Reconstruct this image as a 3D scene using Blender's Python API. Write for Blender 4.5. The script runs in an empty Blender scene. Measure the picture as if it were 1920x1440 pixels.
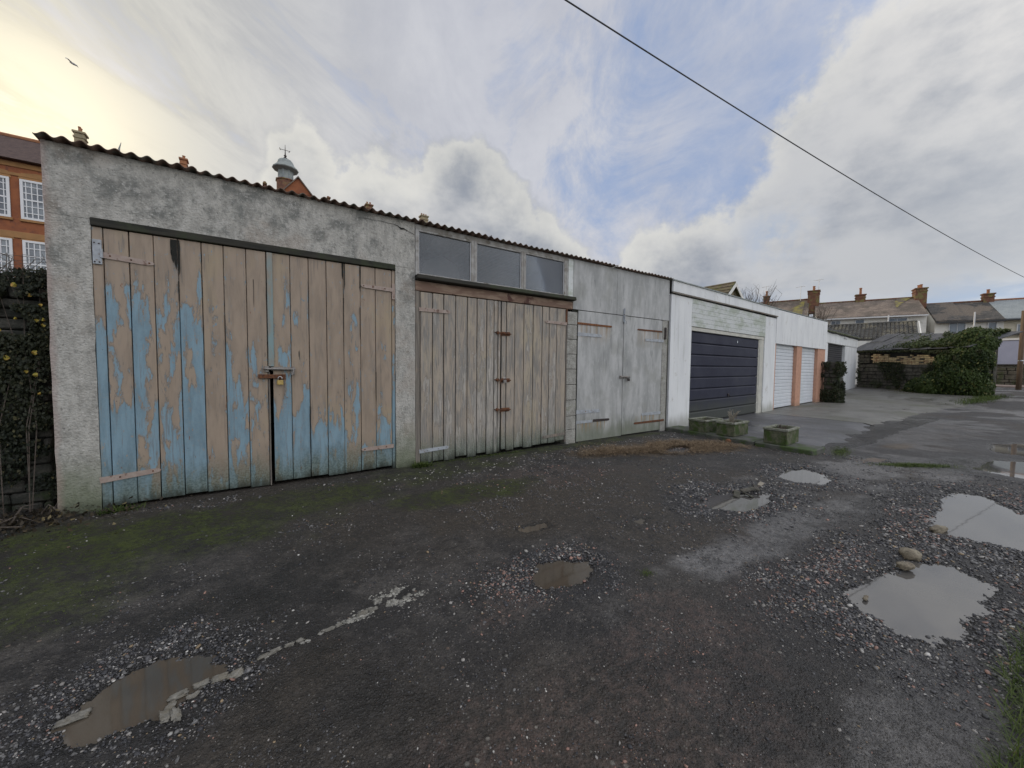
import bpy, math, random
import numpy as np
from mathutils import Vector, Matrix
random.seed(7); rng = np.random.default_rng(11)
sc = bpy.context.scene
COL = sc.collection
PI = math.pi

# ---------------------------------------------------------------- camera
CAMP = Vector((0, -5.05, 1.4))
_yaw, _pit, _rol = math.radians(55.729), math.radians(2.75), math.radians(.582)
Fv = Vector((math.cos(_yaw)*math.cos(_pit), math.sin(_yaw)*math.cos(_pit), -math.sin(_pit)))
Rv = Vector((math.sin(_yaw), -math.cos(_yaw), 0)); Uv = Rv.cross(Fv)
Rr = math.cos(_rol)*Rv + math.sin(_rol)*Uv
Ur = -math.sin(_rol)*Rv + math.cos(_rol)*Uv
cam_d = bpy.data.cameras.new('camera'); cam = bpy.data.objects.new('camera', cam_d); COL.objects.link(cam)
cam.matrix_world = Matrix(((Rr.x, Ur.x, -Fv.x, CAMP.x), (Rr.y, Ur.y, -Fv.y, CAMP.y), (Rr.z, Ur.z, -Fv.z, CAMP.z), (0, 0, 0, 1)))
cam_d.sensor_width = 36; cam_d.lens = 721.75/1920*36; cam_d.clip_start = .02; cam_d.clip_end = 2000
sc.camera = cam

# ---------------------------------------------------------------- node expressions
TREE = None
def _in(node, i, v):
    if v is None: return
    if isinstance(v, X): TREE.links.new(v.s, node.inputs[i])
    elif isinstance(v, (tuple, list)):
        dv = node.inputs[i].default_value
        v = tuple(v)
        if len(dv) == 4 and len(v) == 3: v = v+(1,)
        node.inputs[i].default_value = v
    else: node.inputs[i].default_value = v
class X:
    def __init__(s, sock): s.s = sock
    def __add__(a, b): return M('ADD', a, b)
    def __radd__(a, b): return M('ADD', b, a)
    def __sub__(a, b): return M('SUBTRACT', a, b)
    def __rsub__(a, b): return M('SUBTRACT', b, a)
    def __mul__(a, b): return M('MULTIPLY', a, b)
    def __rmul__(a, b): return M('MULTIPLY', b, a)
    def __truediv__(a, b): return M('DIVIDE', a, b)
    def __rtruediv__(a, b): return M('DIVIDE', b, a)
def M(op, a, b=None, c=None, clamp=False):
    n = TREE.nodes.new('ShaderNodeMath'); n.operation = op; n.use_clamp = clamp
    _in(n, 0, a); _in(n, 1, b); _in(n, 2, c); return X(n.outputs[0])
def sat(a): return M('ADD', a, 0.0, clamp=True)
def ss(a, lo, hi):
    n = TREE.nodes.new('ShaderNodeMapRange'); n.interpolation_type = 'SMOOTHSTEP'
    _in(n, 0, a); _in(n, 1, lo); _in(n, 2, hi); return X(n.outputs[0])
def lin(a, lo, hi, o0=0., o1=1.):
    n = TREE.nodes.new('ShaderNodeMapRange'); _in(n, 0, a); _in(n, 1, lo); _in(n, 2, hi); _in(n, 3, o0); _in(n, 4, o1); return X(n.outputs[0])
def mixc(f, a, b, mode='MIX'):
    n = TREE.nodes.new('ShaderNodeMix'); n.data_type = 'RGBA'; n.blend_type = mode
    _in(n, 0, f); _in(n, 6, a); _in(n, 7, b); return X(n.outputs[2])
def vmul(v, k):
    n = TREE.nodes.new('ShaderNodeVectorMath'); n.operation = 'MULTIPLY'; _in(n, 0, v); _in(n, 1, k); return X(n.outputs[0])
def vadd(v, k):
    n = TREE.nodes.new('ShaderNodeVectorMath'); n.operation = 'ADD'; _in(n, 0, v); _in(n, 1, k); return X(n.outputs[0])
def vdot(v, k):
    n = TREE.nodes.new('ShaderNodeVectorMath'); n.operation = 'DOT_PRODUCT'; _in(n, 0, v); _in(n, 1, k); return X(n.outputs[1])
def comb(x, y, z):
    n = TREE.nodes.new('ShaderNodeCombineXYZ'); _in(n, 0, x); _in(n, 1, y); _in(n, 2, z); return X(n.outputs[0])
def sep(v):
    n = TREE.nodes.new('ShaderNodeSeparateXYZ'); _in(n, 0, v); return [X(o) for o in n.outputs]
def noise(v, scale=1., detail=4., rough=.55, dist=0.):
    n = TREE.nodes.new('ShaderNodeTexNoise'); _in(n, 'Vector', v); _in(n, 'Scale', scale); _in(n, 'Detail', detail); _in(n, 'Roughness', rough); _in(n, 'Distortion', dist)
    return X(n.outputs[0])
def voro(v, scale=1., feature='F1', out=0):
    n = TREE.nodes.new('ShaderNodeTexVoronoi'); n.feature = feature; _in(n, 'Vector', v); _in(n, 'Scale', scale); return X(n.outputs[out])
def ramp(f, stops):
    n = TREE.nodes.new('ShaderNodeValToRGB'); _in(n, 0, f); cr = n.color_ramp
    while len(cr.elements) < len(stops): cr.elements.new(.5)
    for e, (p, c) in zip(cr.elements, stops): e.position = p
    for e, (p, c) in zip(cr.elements, stops):
        e.position = p; e.color = (c, c, c, 1) if not isinstance(c, tuple) else c+(1,)
    return X(n.outputs[0])
def geo_pos():
    n = TREE.nodes.new('ShaderNodeNewGeometry'); return X(n.outputs['Position'])
def obj_rand():
    n = TREE.nodes.new('ShaderNodeObjectInfo'); return X(n.outputs['Random'])
def attr(name):
    n = TREE.nodes.new('ShaderNodeAttribute'); n.attribute_name = name; return X(n.outputs['Color'])

# ---------------------------------------------------------------- world
SUN_AZ, SUN_EL = math.radians(106), math.radians(21)
sundir = Vector((math.cos(SUN_AZ)*math.cos(SUN_EL), math.sin(SUN_AZ)*math.cos(SUN_EL), math.sin(SUN_EL)))
world = bpy.data.worlds.new('World'); sc.world = world; world.use_nodes = True
TREE = world.node_tree; TREE.nodes.clear()
sky = TREE.nodes.new('ShaderNodeTexSky'); sky.sky_type = 'NISHITA'; sky.sun_disc = False
sky.sun_elevation = SUN_EL; sky.sun_rotation = math.atan2(sundir.x, sundir.y)
sky.air_density = 1.; sky.dust_density = 1.2
tc = TREE.nodes.new('ShaderNodeTexCoord'); d = X(tc.outputs['Generated'])
dx, dy, dz = sep(d)
dza = M('ABSOLUTE', dz)
az = M('ARCTAN2', dy, dx)*57.2958
el = M('ARCSINE', dza)*57.2958
K = 8.6
wn = noise(d, 5., 6., .6)                       # warp for ragged cloud edges
wn2 = noise(vadd(d, (7.1, 3.3, 1.7)), 2.6, 5., .55)
profile = [(-180, 18), (-120, 22), (-60, 26), (-20, 32), (0, 38), (8, 38), (13, 37), (18, 34), (22, 29), (26, 23), (30, 19.5), (35, 18.5), (39, 17), (43, 15), (47, 17.5), (51, 23), (57, 26.5), (64, 30), (70, 26.5), (75, 25), (80, 24), (84, 27), (87, 24), (91, 16), (98, 11), (120, 12), (150, 15), (180, 18)]
top = ramp((az+180.)/360., [((a+180)/360, v/45) for a, v in profile])*45.
hgt = top - el + (wn-.5)*15. + (wn2-.5)*8. + (noise(d, 22., 5., .6)-.5)*4.5      # degrees below the cloud tops
rgt = 1.-ss(az, 14., 44.)
cum = ss(hgt+rgt*(noise(d, 10., 6., .65)-.5)*16., -.9-rgt*1.6, 1.5+rgt*2.6)
edge = (1.-ss(hgt, 1.0, 8.0))*cum
mott = noise(vmul(d, (1, 1, 1.6)), 7., 6., .6)
mott2 = noise(vmul(vadd(d, (2., 5., 1.)), (1, 1, 2.2)), 2.2, 5., .55)
right = 1.-ss(az, 10., 40.)
cumcol = mixc(ss(mott*.45+mott2*.55, .38, .62), (.27*K, .30*K, .36*K), (.53*K, .54*K, .56*K))
cumcol = mixc(edge*(.60-right*.36), cumcol, (.76*K, .75*K, .70*K))
cumcol = mixc(right*(1.-ss(el, 12., 30.))*ss(30.-az, 6., 26.)*.55, cumcol, (.33*K, .365*K, .42*K))
gap = M('POWER', 2.718, -1.*(M('POWER', (az-22.)/3.6, 2.)+M('POWER', (el-15.5)/3.0, 2.)))*ss(noise(d, 16., 4., .6), .35, .6)
cumcol = mixc(gap*.7, cumcol, (.36*K, .44*K, .58*K))
lowb = (1.-ss(el+(mott-.5)*9., 5.5, 11.))*(1.-ss(az, 36., 55.))
cumcol = mixc(lowb*.75, cumcol, mixc(ss(noise(vmul(d, (1, 1, 3.)), 9., 4., .6), .42, .62), (.36*K, .46*K, .62*K), (.55*K, .60*K, .67*K)))
# high veil: streaks that converge along one bearing
pu = dx/(dza+.18); pv = dy/(dza+.18)
ca, sa = math.cos(math.radians(52)), math.sin(math.radians(52))
qa = pu*ca+pv*sa; qb = pv*ca-pu*sa
wv = comb(qa*.75, qb*1.7, 0.)
st = noise(wv, 1.6, 8., .66, .9)
st2 = noise(comb(qa*.9+3., qb*1.2, 1.), 1.3, 7., .64, .8)
blueband = M('POWER', 2.718, -1.*(M('POWER', (az-27.)/10., 2.)+M('POWER', (el-27.)/13., 2.)))
veil = sat(ss(st*.55+st2*.45, .36, .60)*(1.-.50*blueband)+.42*ss(az, 38., 75.)+.10)
veilcol = mixc(ss(st*.6+mott*.4, .32, .68), (.46*K, .48*K, .55*K), (.57*K, .585*K, .64*K))
veilcol = mixc(ss(az, 60., 110.)*.85, veilcol, mixc(ss(st, .38, .62), (.40*K, .41*K, .41*K), (.60*K, .595*K, .55*K)))
blue = mixc(.8, X(sky.outputs[0]), (.29*K, .39*K, .62*K))
base = mixc(veil, blue, veilcol)
skyc = mixc(cum, base, cumcol)
sdot = vdot(d, tuple(sundir))
sang = M('ARCCOSINE', M('MINIMUM', sdot, .99999))*57.2958
glow = M('POWER', 2.718, -1.*M('POWER', sang/7.5, 2.))*1.0 + M('POWER', 2.718, -1.*sang/17.)*.36
glowc = mixc(1., skyc, vmul(comb(glow, glow, glow), (.46*K, .37*K, .18*K)), 'ADD')
# unseen front-lit clouds opposite the sun, brightened and warmed to light the facade
back = ss(vdot(d, (-sundir.x, -sundir.y, .35)), .0, 1.0)
fin = vmul(glowc, comb(1.+back*1.65, 1.+back*1.45, 1.+back*1.15))
bg = TREE.nodes.new('ShaderNodeBackground'); _in(bg, 0, fin); bg.inputs[1].default_value = .1
wo = TREE.nodes.new('ShaderNodeOutputWorld'); TREE.links.new(bg.outputs[0], wo.inputs[0])

sun_d = bpy.data.lights.new('sun', 'SUN'); sun_d.energy = 1.3; sun_d.angle = math.radians(10); sun_d.color = (1, .86, .66)
sun = bpy.data.objects.new('sun', sun_d); COL.objects.link(sun)
sun.rotation_euler = (-sundir).to_track_quat('-Z', 'Y').to_euler(); sun.location = (0, 30, 30)
sc.view_settings.view_transform = 'Standard'; sc.view_settings.look = 'None'
sc.view_settings.exposure = 0.28; sc.view_settings.gamma = 1; sc.view_settings.use_curve_mapping = False
try:
    sc.cycles.max_bounces = 6; sc.cycles.caustics_reflective = False; sc.cycles.caustics_refractive = False
except Exception: pass

# ---------------------------------------------------------------- mesh helpers
class MB:
    def __init__(s): s.v = []; s.f = []; s.mi = []; s.m = 0
    def add(s, vs, fs):
        b = len(s.v); s.v += [tuple(v) for v in vs]
        for f in fs: s.f.append(tuple(b+i for i in f)); s.mi.append(s.m)
        return s
    def box(s, x0, x1, y0, y1, z0, z1, c=0.): return s.obox(Vector(((x0+x1)/2, (y0+y1)/2, (z0+z1)/2)), Vector(((x1-x0)/2, 0, 0)), Vector((0, (y1-y0)/2, 0)), Vector((0, 0, (z1-z0)/2)), c)
    def obox(s, o, ax, ay, az_, c=0.):
        o = Vector(o); ax, ay, az_ = Vector(ax), Vector(ay), Vector(az_)
        if c <= 0:
            vs = [o+sx*ax+sy*ay+sz*az_ for sx in (-1, 1) for sy in (-1, 1) for sz in (-1, 1)]
            return s.add(vs, [(0, 1, 3, 2), (4, 6, 7, 5), (0, 4, 5, 1), (2, 3, 7, 6), (0, 2, 6, 4), (1, 5, 7, 3)])
        lx, ly, lz = ax.length, ay.length, az_.length
        c = min(c, lx*.9, ly*.9, lz*.9); vs = []; idx = {}
        for sx in (-1, 1):
            for sy in (-1, 1):
                for sz in (-1, 1):
                    for k in range(3):
                        f = [1-c/lx, 1-c/ly, 1-c/lz]; f[k] = 1
                        idx[(sx, sy, sz, k)] = len(vs); vs.append(o+sx*f[0]*ax+sy*f[1]*ay+sz*f[2]*az_)
        fs = []; I = idx
        for sg in (-1, 1):
            fs.append([I[(sg, -1, -1, 0)], I[(sg, 1, -1, 0)], I[(sg, 1, 1, 0)], I[(sg, -1, 1, 0)]][::sg])
            fs.append([I[(-1, sg, -1, 1)], I[(-1, sg, 1, 1)], I[(1, sg, 1, 1)], I[(1, sg, -1, 1)]][::sg])
            fs.append([I[(-1, -1, sg, 2)], I[(1, -1, sg, 2)], I[(1, 1, sg, 2)], I[(-1, 1, sg, 2)]][::sg])
        for a in (-1, 1):
            for b in (-1, 1):
                fs.append([I[(a, b, -1, 0)], I[(a, b, 1, 0)], I[(a, b, 1, 1)], I[(a, b, -1, 1)]][::-a*b])
                fs.append([I[(a, -1, b, 0)], I[(a, 1, b, 0)], I[(a, 1, b, 2)], I[(a, -1, b, 2)]][::a*b])
                fs.append([I[(-1, a, b, 1)], I[(1, a, b, 1)], I[(1, a, b, 2)], I[(-1, a, b, 2)]][::-a*b])
                for e in (-1, 1): fs.append([I[(a, b, e, 0)], I[(a, b, e, 1)], I[(a, b, e, 2)]][::a*b*e])
        return s.add(vs, fs)
    def tube(s, pts, r, n=8, caps=True):
        pts = [Vector(p) for p in pts]; rs = r if isinstance(r, (list, tuple)) else [r]*len(pts)
        vs = []; prev = None
        for i, p in enumerate(pts):
            t = (pts[min(i+1, len(pts)-1)]-pts[max(i-1, 0)]).normalized()
            if prev is None:
                a = t.orthogonal().normalized()
            else:
                a = (prev-t*prev.dot(t)).normalized()
            prev = a; b = t.cross(a)
            for k in range(n):
                an = 2*PI*k/n; vs.append(p+rs[i]*(math.cos(an)*a+math.sin(an)*b))
        fs = [(i*n+k, i*n+(k+1) % n, (i+1)*n+(k+1) % n, (i+1)*n+k) for i in range(len(pts)-1) for k in range(n)]
        if caps: fs += [tuple(range(n))[::-1], tuple((len(pts)-1)*n+k for k in range(n))]
        return s.add(vs, fs)
    def lathe(s, prof, c=(0, 0, 0), n=16, rot=0.):
        c = Vector(c)
        vs = [c+Vector((r*math.cos(2*PI*k/n+rot), r*math.sin(2*PI*k/n+rot), z)) for r, z in prof for k in range(n)]
        m = len(prof)
        fs = [(i*n+k, i*n+(k+1) % n, (i+1)*n+(k+1) % n, (i+1)*n+k) for i in range(m-1) for k in range(n)]
        fs += [tuple(range(n))[::-1], tuple((m-1)*n+k for k in range(n))]
        return s.add(vs, fs)
    def prism(s, poly, vec):
        poly = [Vector(p) for p in poly]; vec = Vector(vec); n = len(poly)
        nm = sum(((poly[i]-poly[0]).cross(poly[(i+1) % n]-poly[0]) for i in range(1, n)), Vector())
        if nm.dot(vec) > 0: poly = poly[::-1]
        return s.add(poly+[p+vec for p in poly], [tuple(range(n)), tuple(range(n, 2*n))[::-1]]+[(i, n+i, n+(i+1) % n, (i+1) % n) for i in range(n)])
    def build(s, name, mats, parent=None, smooth=False, **props):
        if not isinstance(mats, (list, tuple)): mats = [mats]
        me = bpy.data.meshes.new(name)
        o0 = ORIGIN.get(parent.name, Vector()) if parent else Vector()
        me.from_pydata([(v[0]-o0.x, v[1]-o0.y, v[2]-o0.z) for v in s.v], [], s.f)
        for m in mats: me.materials.append(m)
        me.polygons.foreach_set('material_index', s.mi)
        if smooth: me.polygons.foreach_set('use_smooth', [True]*len(s.f))
        me.update()
        return link(name, me, parent, **props)
ORIGIN = {}
def link(name, me, parent=None, **props):
    o = bpy.data.objects.new(name, me); COL.objects.link(o)
    if parent: o.parent = parent; ORIGIN[o.name] = ORIGIN.get(parent.name, Vector())
    for k, v in props.items(): o[k] = v
    return o
def thing(name, loc, label, cat, group=None):
    o = bpy.data.objects.new(name, None); COL.objects.link(o); o.location = loc; o.empty_display_size = .2
    ORIGIN[o.name] = Vector(loc); o['label'] = label; o['category'] = cat
    if group: o['group'] = group
    return o
def solo(o, label, cat, group=None):
    o['label'] = label; o['category'] = cat
    if group: o['group'] = group
    return o
def npmesh(name, V, F, mats, parent=None, colors=None, smooth=False, cname='tint', mi=None, **props):
    V = np.asarray(V, dtype=np.float32).reshape(-1, 3); F = np.asarray(F, dtype=np.int32); k = F.shape[1]
    if parent: V = V-np.array(ORIGIN.get(parent.name, Vector()), dtype=np.float32)
    me = bpy.data.meshes.new(name); me.vertices.add(len(V)); me.vertices.foreach_set('co', V.ravel())
    me.loops.add(F.size); me.loops.foreach_set('vertex_index', F.ravel()); me.polygons.add(len(F))
    me.polygons.foreach_set('loop_start', np.arange(0, F.size, k, dtype=np.int32)); me.polygons.foreach_set('loop_total', np.full(len(F), k, dtype=np.int32))
    if smooth: me.polygons.foreach_set('use_smooth', np.ones(len(F), dtype=bool))
    for m in (mats if isinstance(mats, (list, tuple)) else [mats]): me.materials.append(m)
    if mi is not None: me.polygons.foreach_set('material_index', np.asarray(mi, dtype=np.int32))
    me.update(calc_edges=True)
    if colors is not None:
        for nm, arr in (colors.items() if isinstance(colors, dict) else [(cname, colors)]):
            a = me.color_attributes.new(nm, 'FLOAT_COLOR', 'POINT')
            a.data.foreach_set('color', np.concatenate([arr, np.ones((len(arr), 1))], 1).astype(np.float32).ravel())
    return link(name, me, parent, **props)

# ---------------------------------------------------------------- numpy noise
def _h(i, j, s):
    n = (i*374761393+j*668265263+s*1442695041) & 0xffffffff
    n = ((n ^ (n >> 13))*1274126177) & 0xffffffff
    return ((n ^ (n >> 16)) & 0xffffff)/float(0xffffff)
def vn(x, y, s=0):
    x = np.asarray(x, float); y = np.asarray(y, float)
    i = np.floor(x).astype(np.int64); j = np.floor(y).astype(np.int64); u = x-i; v = y-j; u = u*u*(3-2*u); v = v*v*(3-2*v)
    a, b, c, d_ = _h(i, j, s), _h(i+1, j, s), _h(i, j+1, s), _h(i+1, j+1, s)
    return (a*(1-u)+b*u)*(1-v)+(c*(1-u)+d_*u)*v
def fbm(x, y, f, o=4, s=0):
    r = 0; a = .5; t = 0
    for k in range(o): r = r+a*vn(x*f+17.3*k, y*f-9.1*k, s+k); t += a; a *= .55; f *= 2.03
    return r/t
def sst(x, a, b):
    t = np.clip((x-a)/(b-a), 0, 1); return t*t*(3-2*t)
def sdpoly(px, py, poly):
    P = np.array(poly); d2 = np.full(px.shape, 1e9); ins = np.zeros(px.shape, bool)
    for i in range(len(P)):
        a = P[i]; b = P[(i+1) % len(P)]; e = b-a
        wx, wy = px-a[0], py-a[1]; t = np.clip((wx*e[0]+wy*e[1])/(e@e), 0, 1)
        d2 = np.minimum(d2, (wx-e[0]*t)**2+(wy-e[1]*t)**2)
        if abs(e[1]) > 1e-9:
            c = ((a[1] > py) != (b[1] > py)) & (px < e[0]*(py-a[1])/e[1]+a[0]); ins ^= c
    return np.where(ins, -1, 1)*np.sqrt(d2)

# ---------------------------------------------------------------- materials
MATS = {}
def newmat(name):
    global TREE
    m = bpy.data.materials.new(name); m.use_nodes = True; TREE = m.node_tree; TREE.nodes.clear()
    b = TREE.nodes.new('ShaderNodeBsdfPrincipled'); o = TREE.nodes.new('ShaderNodeOutputMaterial'); TREE.links.new(b.outputs[0], o.inputs[0])
    MATS[name] = m; return m, b
def bump(b, h, strength=.3, dist=.01):
    n = TREE.nodes.new('ShaderNodeBump'); n.inputs['Strength'].default_value = strength; n.inputs['Distance'].default_value = dist
    _in(n, 'Height', h); TREE.links.new(n.outputs[0], b.inputs['Normal'])
def mat(name, ca, cb=None, scale=8., rough=.8, stretch=(1, 1, 1), lo=.35, hi=.65, bmp=.2, bd=.004, metal=0., detail=5., cc=None, ccs=2., ccl=.55, cch=.7, fine=0.):
    m, b = newmat(name); p = geo_pos(); v = vmul(p, stretch)
    n = noise(v, scale, detail, .6); c = mixc(ss(n, lo, hi), ca, cb or ca)
    if cc: c = mixc(ss(noise(vadd(p, (3.1, 5.7, 2.2)), ccs, 5., .6), ccl, cch), c, cc)
    f = noise(v, scale*7, 3., .6)
    if fine: c = mixc(fine, c, mixc(ss(f, .3, .7), (.4, .4, .4), (1.6, 1.6, 1.6)), 'MULTIPLY')
    _in(b, 'Base Color', c); b.inputs['Roughness'].default_value = rough; b.inputs['Metallic'].default_value = metal
    if bmp: bump(b, n*.5+f*.5, bmp, bd)
    return m

# rendered / cast concrete of the first garage
m, b = newmat('render'); p = geo_pos(); x_, y_, z_ = sep(p)
n1 = noise(p, 1.1, 6., .62); n2 = noise(vadd(p, (9., 2., 4.)), 4.5, 6., .65); n3 = noise(p, 38., 4., .65); n4 = noise(vmul(p, (1, 1, .35)), 14., 5., .6); n5 = noise(vadd(p, (3., 0., 6.)), 7.5, 6., .75)
c = mixc(ss(n4, .3, .7), (.37, .355, .32), (.54, .52, .47))
c = mixc(ss(n1*.40+n2*.60, .475, .60)*.85*ss(z_, 1.5, 2.8), c, (.165, .17, .155)); c = mixc(ss(noise(vmul(vadd(p, (5., 0., 2.)), (1, 1, .7)), 13., 5., .7), .56, .66)*.5*ss(z_, .4, 2.2), c, (.15, .155, .14))
c = mixc(ss(n2, .56, .68)*.6, c, (.22, .22, .20)); c = mixc(ss(n5, .53, .63)*.55, c, (.60, .575, .53)); c = mixc(ss(n5, .46, .36)*0.+(1.-ss(n5, .37, .46))*.5, c, (.25, .24, .215))
c = mixc(ss(noise(vadd(p, (1., 1., 8.)), 1.6, 4., .6), .52, .64)*.4, c, (.40, .33, .27))
c = mixc(ss(n3, .56, .68)*.6, c, (.64, .63, .59)); c = mixc((1.-ss(n3, .33, .44))*.6, c, (.15, .145, .135))
c = mixc((1.-ss(z_+(n2-.5)*.7, .05, .75))*.75, c, (.12, .15, .075))
c = mixc((1.-ss(z_+(n2-.5)*.25, 0., .16))*.6, c, (.035, .045, .02))
c = mixc(ss(x_, -1.42, -1.30)*0.+(1.-ss(x_+(n2-.5)*.1, -1.44, -1.38))*.5, c, (.38, .26, .23))
_in(b, 'Base Color', c); b.inputs['Roughness'].default_value = .92; bump(b, n3*.6+n2*.4+voro(p, 60.)*.4, .75, .014)

# two coats of paint flaking off boards: beige over blue
def paint(name, tan, blue, wood, zmid, slope, woodamt, greyamt):
    m, b = newmat(name); p = geo_pos(); x_, y_, z_ = sep(p); r = obj_rand()
    pv = vadd(vmul(p, (1., 1., .22)), comb(r*5., 0., r*3.))
    a0 = noise(vadd(vmul(p, (1., 1., .6)), (2.2, 0., 1.3)), 1.1, 3., .5); fine = noise(p, 55., 3., .6); a1 = noise(pv, 3.1, 7., .66, .3); a2 = noise(pv, 11., 5., .6, .4); a3 = noise(vmul(p, (1., 1., .06)), 70., 4., .6)
    grain = noise(vmul(p, (1., 1., .04)), 42., 5., .65, .2); fine = noise(p, 55., 3., .6)
    t = a1*.60+a2*.40+(zmid-z_)*slope+(r-.5)*.13+(a0-.5)*.34+(noise(pv, 34., 3., .6)-.5)*.085
    k = ss(t+(fine-.5)*.05+(a3-.5)*.05, .488, .526)*.93
    tanv = mixc(ss(a2, .35, .65), tan, tuple(q*.80 for q in tan)); tanv = mixc(ss(noise(vmul(p, (1, 1, .4)), 2.2, 4., .6), .5, .68)*.45, tanv, (tan[0]*1.1, tan[1]*1.12, tan[2]*.92))
    bluev = mixc(ss(a2+fine*.2, .42, .75), blue, tuple(min(1, q*1.35+.03) for q in blue)); bluev = mixc(ss(fine, .55, .7)*.35, bluev, (.25, .27, .25))
    gw = ss(noise(vadd(pv, (3., 1., 2.)), 5., 6., .68), .52, .66)*ss(t, .40, .50)
    c = mixc(k, mixc(gw*.55, tanv, (.27, .26, .24)), bluev); c = mixc(ss(noise(vmul(vadd(p, (8., 0., 1.)), (1., 1., .22)), 8., 5., .7), .60, .70)*.5, c, (.36, .34, .29))
    tanv = tanv
    rim = ss(t, .488, .500)*(1.-ss(t, .500, .512)); c = mixc(rim*.6, c, tuple(q*.45 for q in tan))
    chip = ss(noise(vmul(vadd(p, comb(r*4., 0., r*7.)), (1., 1., .45)), 30., 4., .65), .63, .66); c = mixc(chip*ss(a1, .40, .56)*.8, c, mixc(k, bluev, tanv))
    c = mixc(ss(noise(vmul(vadd(p, (6., 0., 1.)), (1., 1., .06)), 24., 4., .6), .55, .70)*.35, c, (.17, .145, .12))
    c = mixc(ss(a3*.5+a2*.25+noise(pv, 6., 4.)*.25, .54-woodamt*.08, .60-woodamt*.06)*greyamt, c, mixc(ss(grain, .3, .7), wood, tuple(q*2. for q in wood)))
    c = mixc(ss(noise(vmul(vadd(p, comb(r*9., 0., r*5.)), (1., 1., .10)), 17., 3., .5), .735, .76)*.85, c, (.04, .034, .028))
    c = mixc(ss(noise(vmul(vadd(p, (4., 0., 4.)), (1., 1., .3)), 26., 2., .5), .735, .76)*.8, c, (.22, .09, .04))
    dots = voro(vadd(p, comb(0., 0., r*3.)), 9.); c = mixc((1.-ss(dots, .025, .05))*.85, c, (.05, .04, .03))
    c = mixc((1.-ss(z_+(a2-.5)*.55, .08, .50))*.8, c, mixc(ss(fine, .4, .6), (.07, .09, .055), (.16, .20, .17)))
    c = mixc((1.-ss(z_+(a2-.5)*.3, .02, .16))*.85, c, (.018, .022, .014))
    _in(b, 'Base Color', c); b.inputs['Roughness'].default_value = .62; bump(b, grain*.2+(1.-k)*.6+a3*.2+fine*.1, .5, .004)
    return m
P1 = paint('paint_beige_blue', (.385, .30, .225), (.15, .25, .31), (.12, .11, .10), 1.02, .078, -.15, .55)
P2 = paint('paint_beige_grey', (.43, .36, .285), (.38, .345, .30), (.17, .16, .145), .80, .05, .9, .9)

m, b = newmat('grey_sheet'); p = geo_pos(); x_, y_, z_ = sep(p)
n1 = noise(vmul(p, (1, 1, .28)), 4., 6., .62); n2 = noise(vmul(p, (1, 1, .5)), 17., 5., .6); n3 = noise(p, 2., 4., .55)
c = mixc(ss(n1, .33, .67), (.34, .345, .335), (.54, .54, .525)); c = mixc(ss(n2, .56, .68)*.5, c, (.58, .58, .56)); c = mixc(ss(n3, .5, .65)*.5, c, (.32, .32, .29))
c = mixc(ss(noise(vmul(p, (1, 1, .18)), 9., 4., .6), .56, .68)*.5, c, (.20, .205, .20))
c = mixc((1.-ss(z_+(n1-.5)*.6, .06, .50))*.7, c, (.14, .16, .10))
rz = noise(vmul(p, (1, 1, .02)), 26., 3., .6)
ru = (ss(z_, 1.72, 2.15)*(1.-ss(z_, 2.155, 2.17)) + ss(z_, .12, .37)*(1.-ss(z_, .385, .40)))*ss(rz, .45, .62)*(1.-ss(M('ABSOLUTE', x_-5.3), .38, .46)+(1.-ss(M('ABSOLUTE', x_-6.94), .38, .46)))
c = mixc(sat(ru)*.65, c, (.33, .20, .07))
_in(b, 'Base Color', c); b.inputs['Roughness'].default_value = .7; bump(b, n2, .25, .003)
MATS['ochre'] = None
mat('wood_grey', (.16, .14, .12), (.27, .24, .20), 30., .85, (1, 1, .06), bmp=.5, cc=(.33, .25, .19), ccs=3.)
mat('wood_dark', (.018, .018, .014), (.042, .038, .028), 24., .85, (.1, 1, 1), bmp=.5, cc=(.04, .048, .024), ccs=3., ccl=.5, cch=.66)
mat('lintel_flaking', (.33, .235, .17), (.22, .14, .10), 9., .8, (.3, 1, 1), .42, .55, .5, cc=(.10, .045, .035), ccs=2.4, ccl=.53, cch=.58)
mat('window_frame', (.30, .28, .25), (.46, .45, .43), 30., .8, (.3, 1, .3), bmp=.4, cc=(.18, .16, .13), ccs=6.)
mat('block', (.40, .39, .35), (.29, .28, .25), 8., .92, bmp=.7, bd=.01, cc=(.18, .19, .12), ccs=3., fine=.4)
mat('corrugated', (.13, .085, .065), (.24, .16, .12), 12., .9, bmp=.5, cc=(.16, .15, .12), ccs=7., ccl=.5, cch=.62, fine=.3)
mat('hinge_painted', (.36, .27, .225), (.42, .34, .29), 20., .6, bmp=.3, cc=(.20, .12, .09), ccs=16., ccl=.56, cch=.64)
mat('hinge_grey', (.33, .35, .37), (.44, .47, .50), 12., .5, bmp=.2, cc=(.22, .14, .09), ccs=20., ccl=.6, cch=.7)
mat('rust', (.085, .035, .018), (.19, .075, .03), 40., .85, bmp=.5, cc=(.03, .02, .017), ccs=14.)
mat('rust_bright', (.27, .11, .035), (.12, .05, .03), 30., .85, bmp=.4)
mat('iron_grey', (.22, .20, .18), (.33, .31, .29), 40., .55, bmp=.3, metal=.3, cc=(.12, .06, .04), ccs=20.)
mat('iron_dark', (.03, .025, .025), (.07, .05, .045), 30., .6, bmp=.3, metal=.3)
mat('brass', (.55, .40, .14), (.45, .32, .12), 60., .35, bmp=.1, metal=.8)
mat('steel', (.6, .6, .6), (.5, .5, .5), 60., .25, bmp=0, metal=.9)
mat('interior', (.03, .03, .03), (.05, .05, .048), 3., .9)
mat('board_pale', (.40, .38, .33), (.33, .31, .28), 3., .8)
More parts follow.
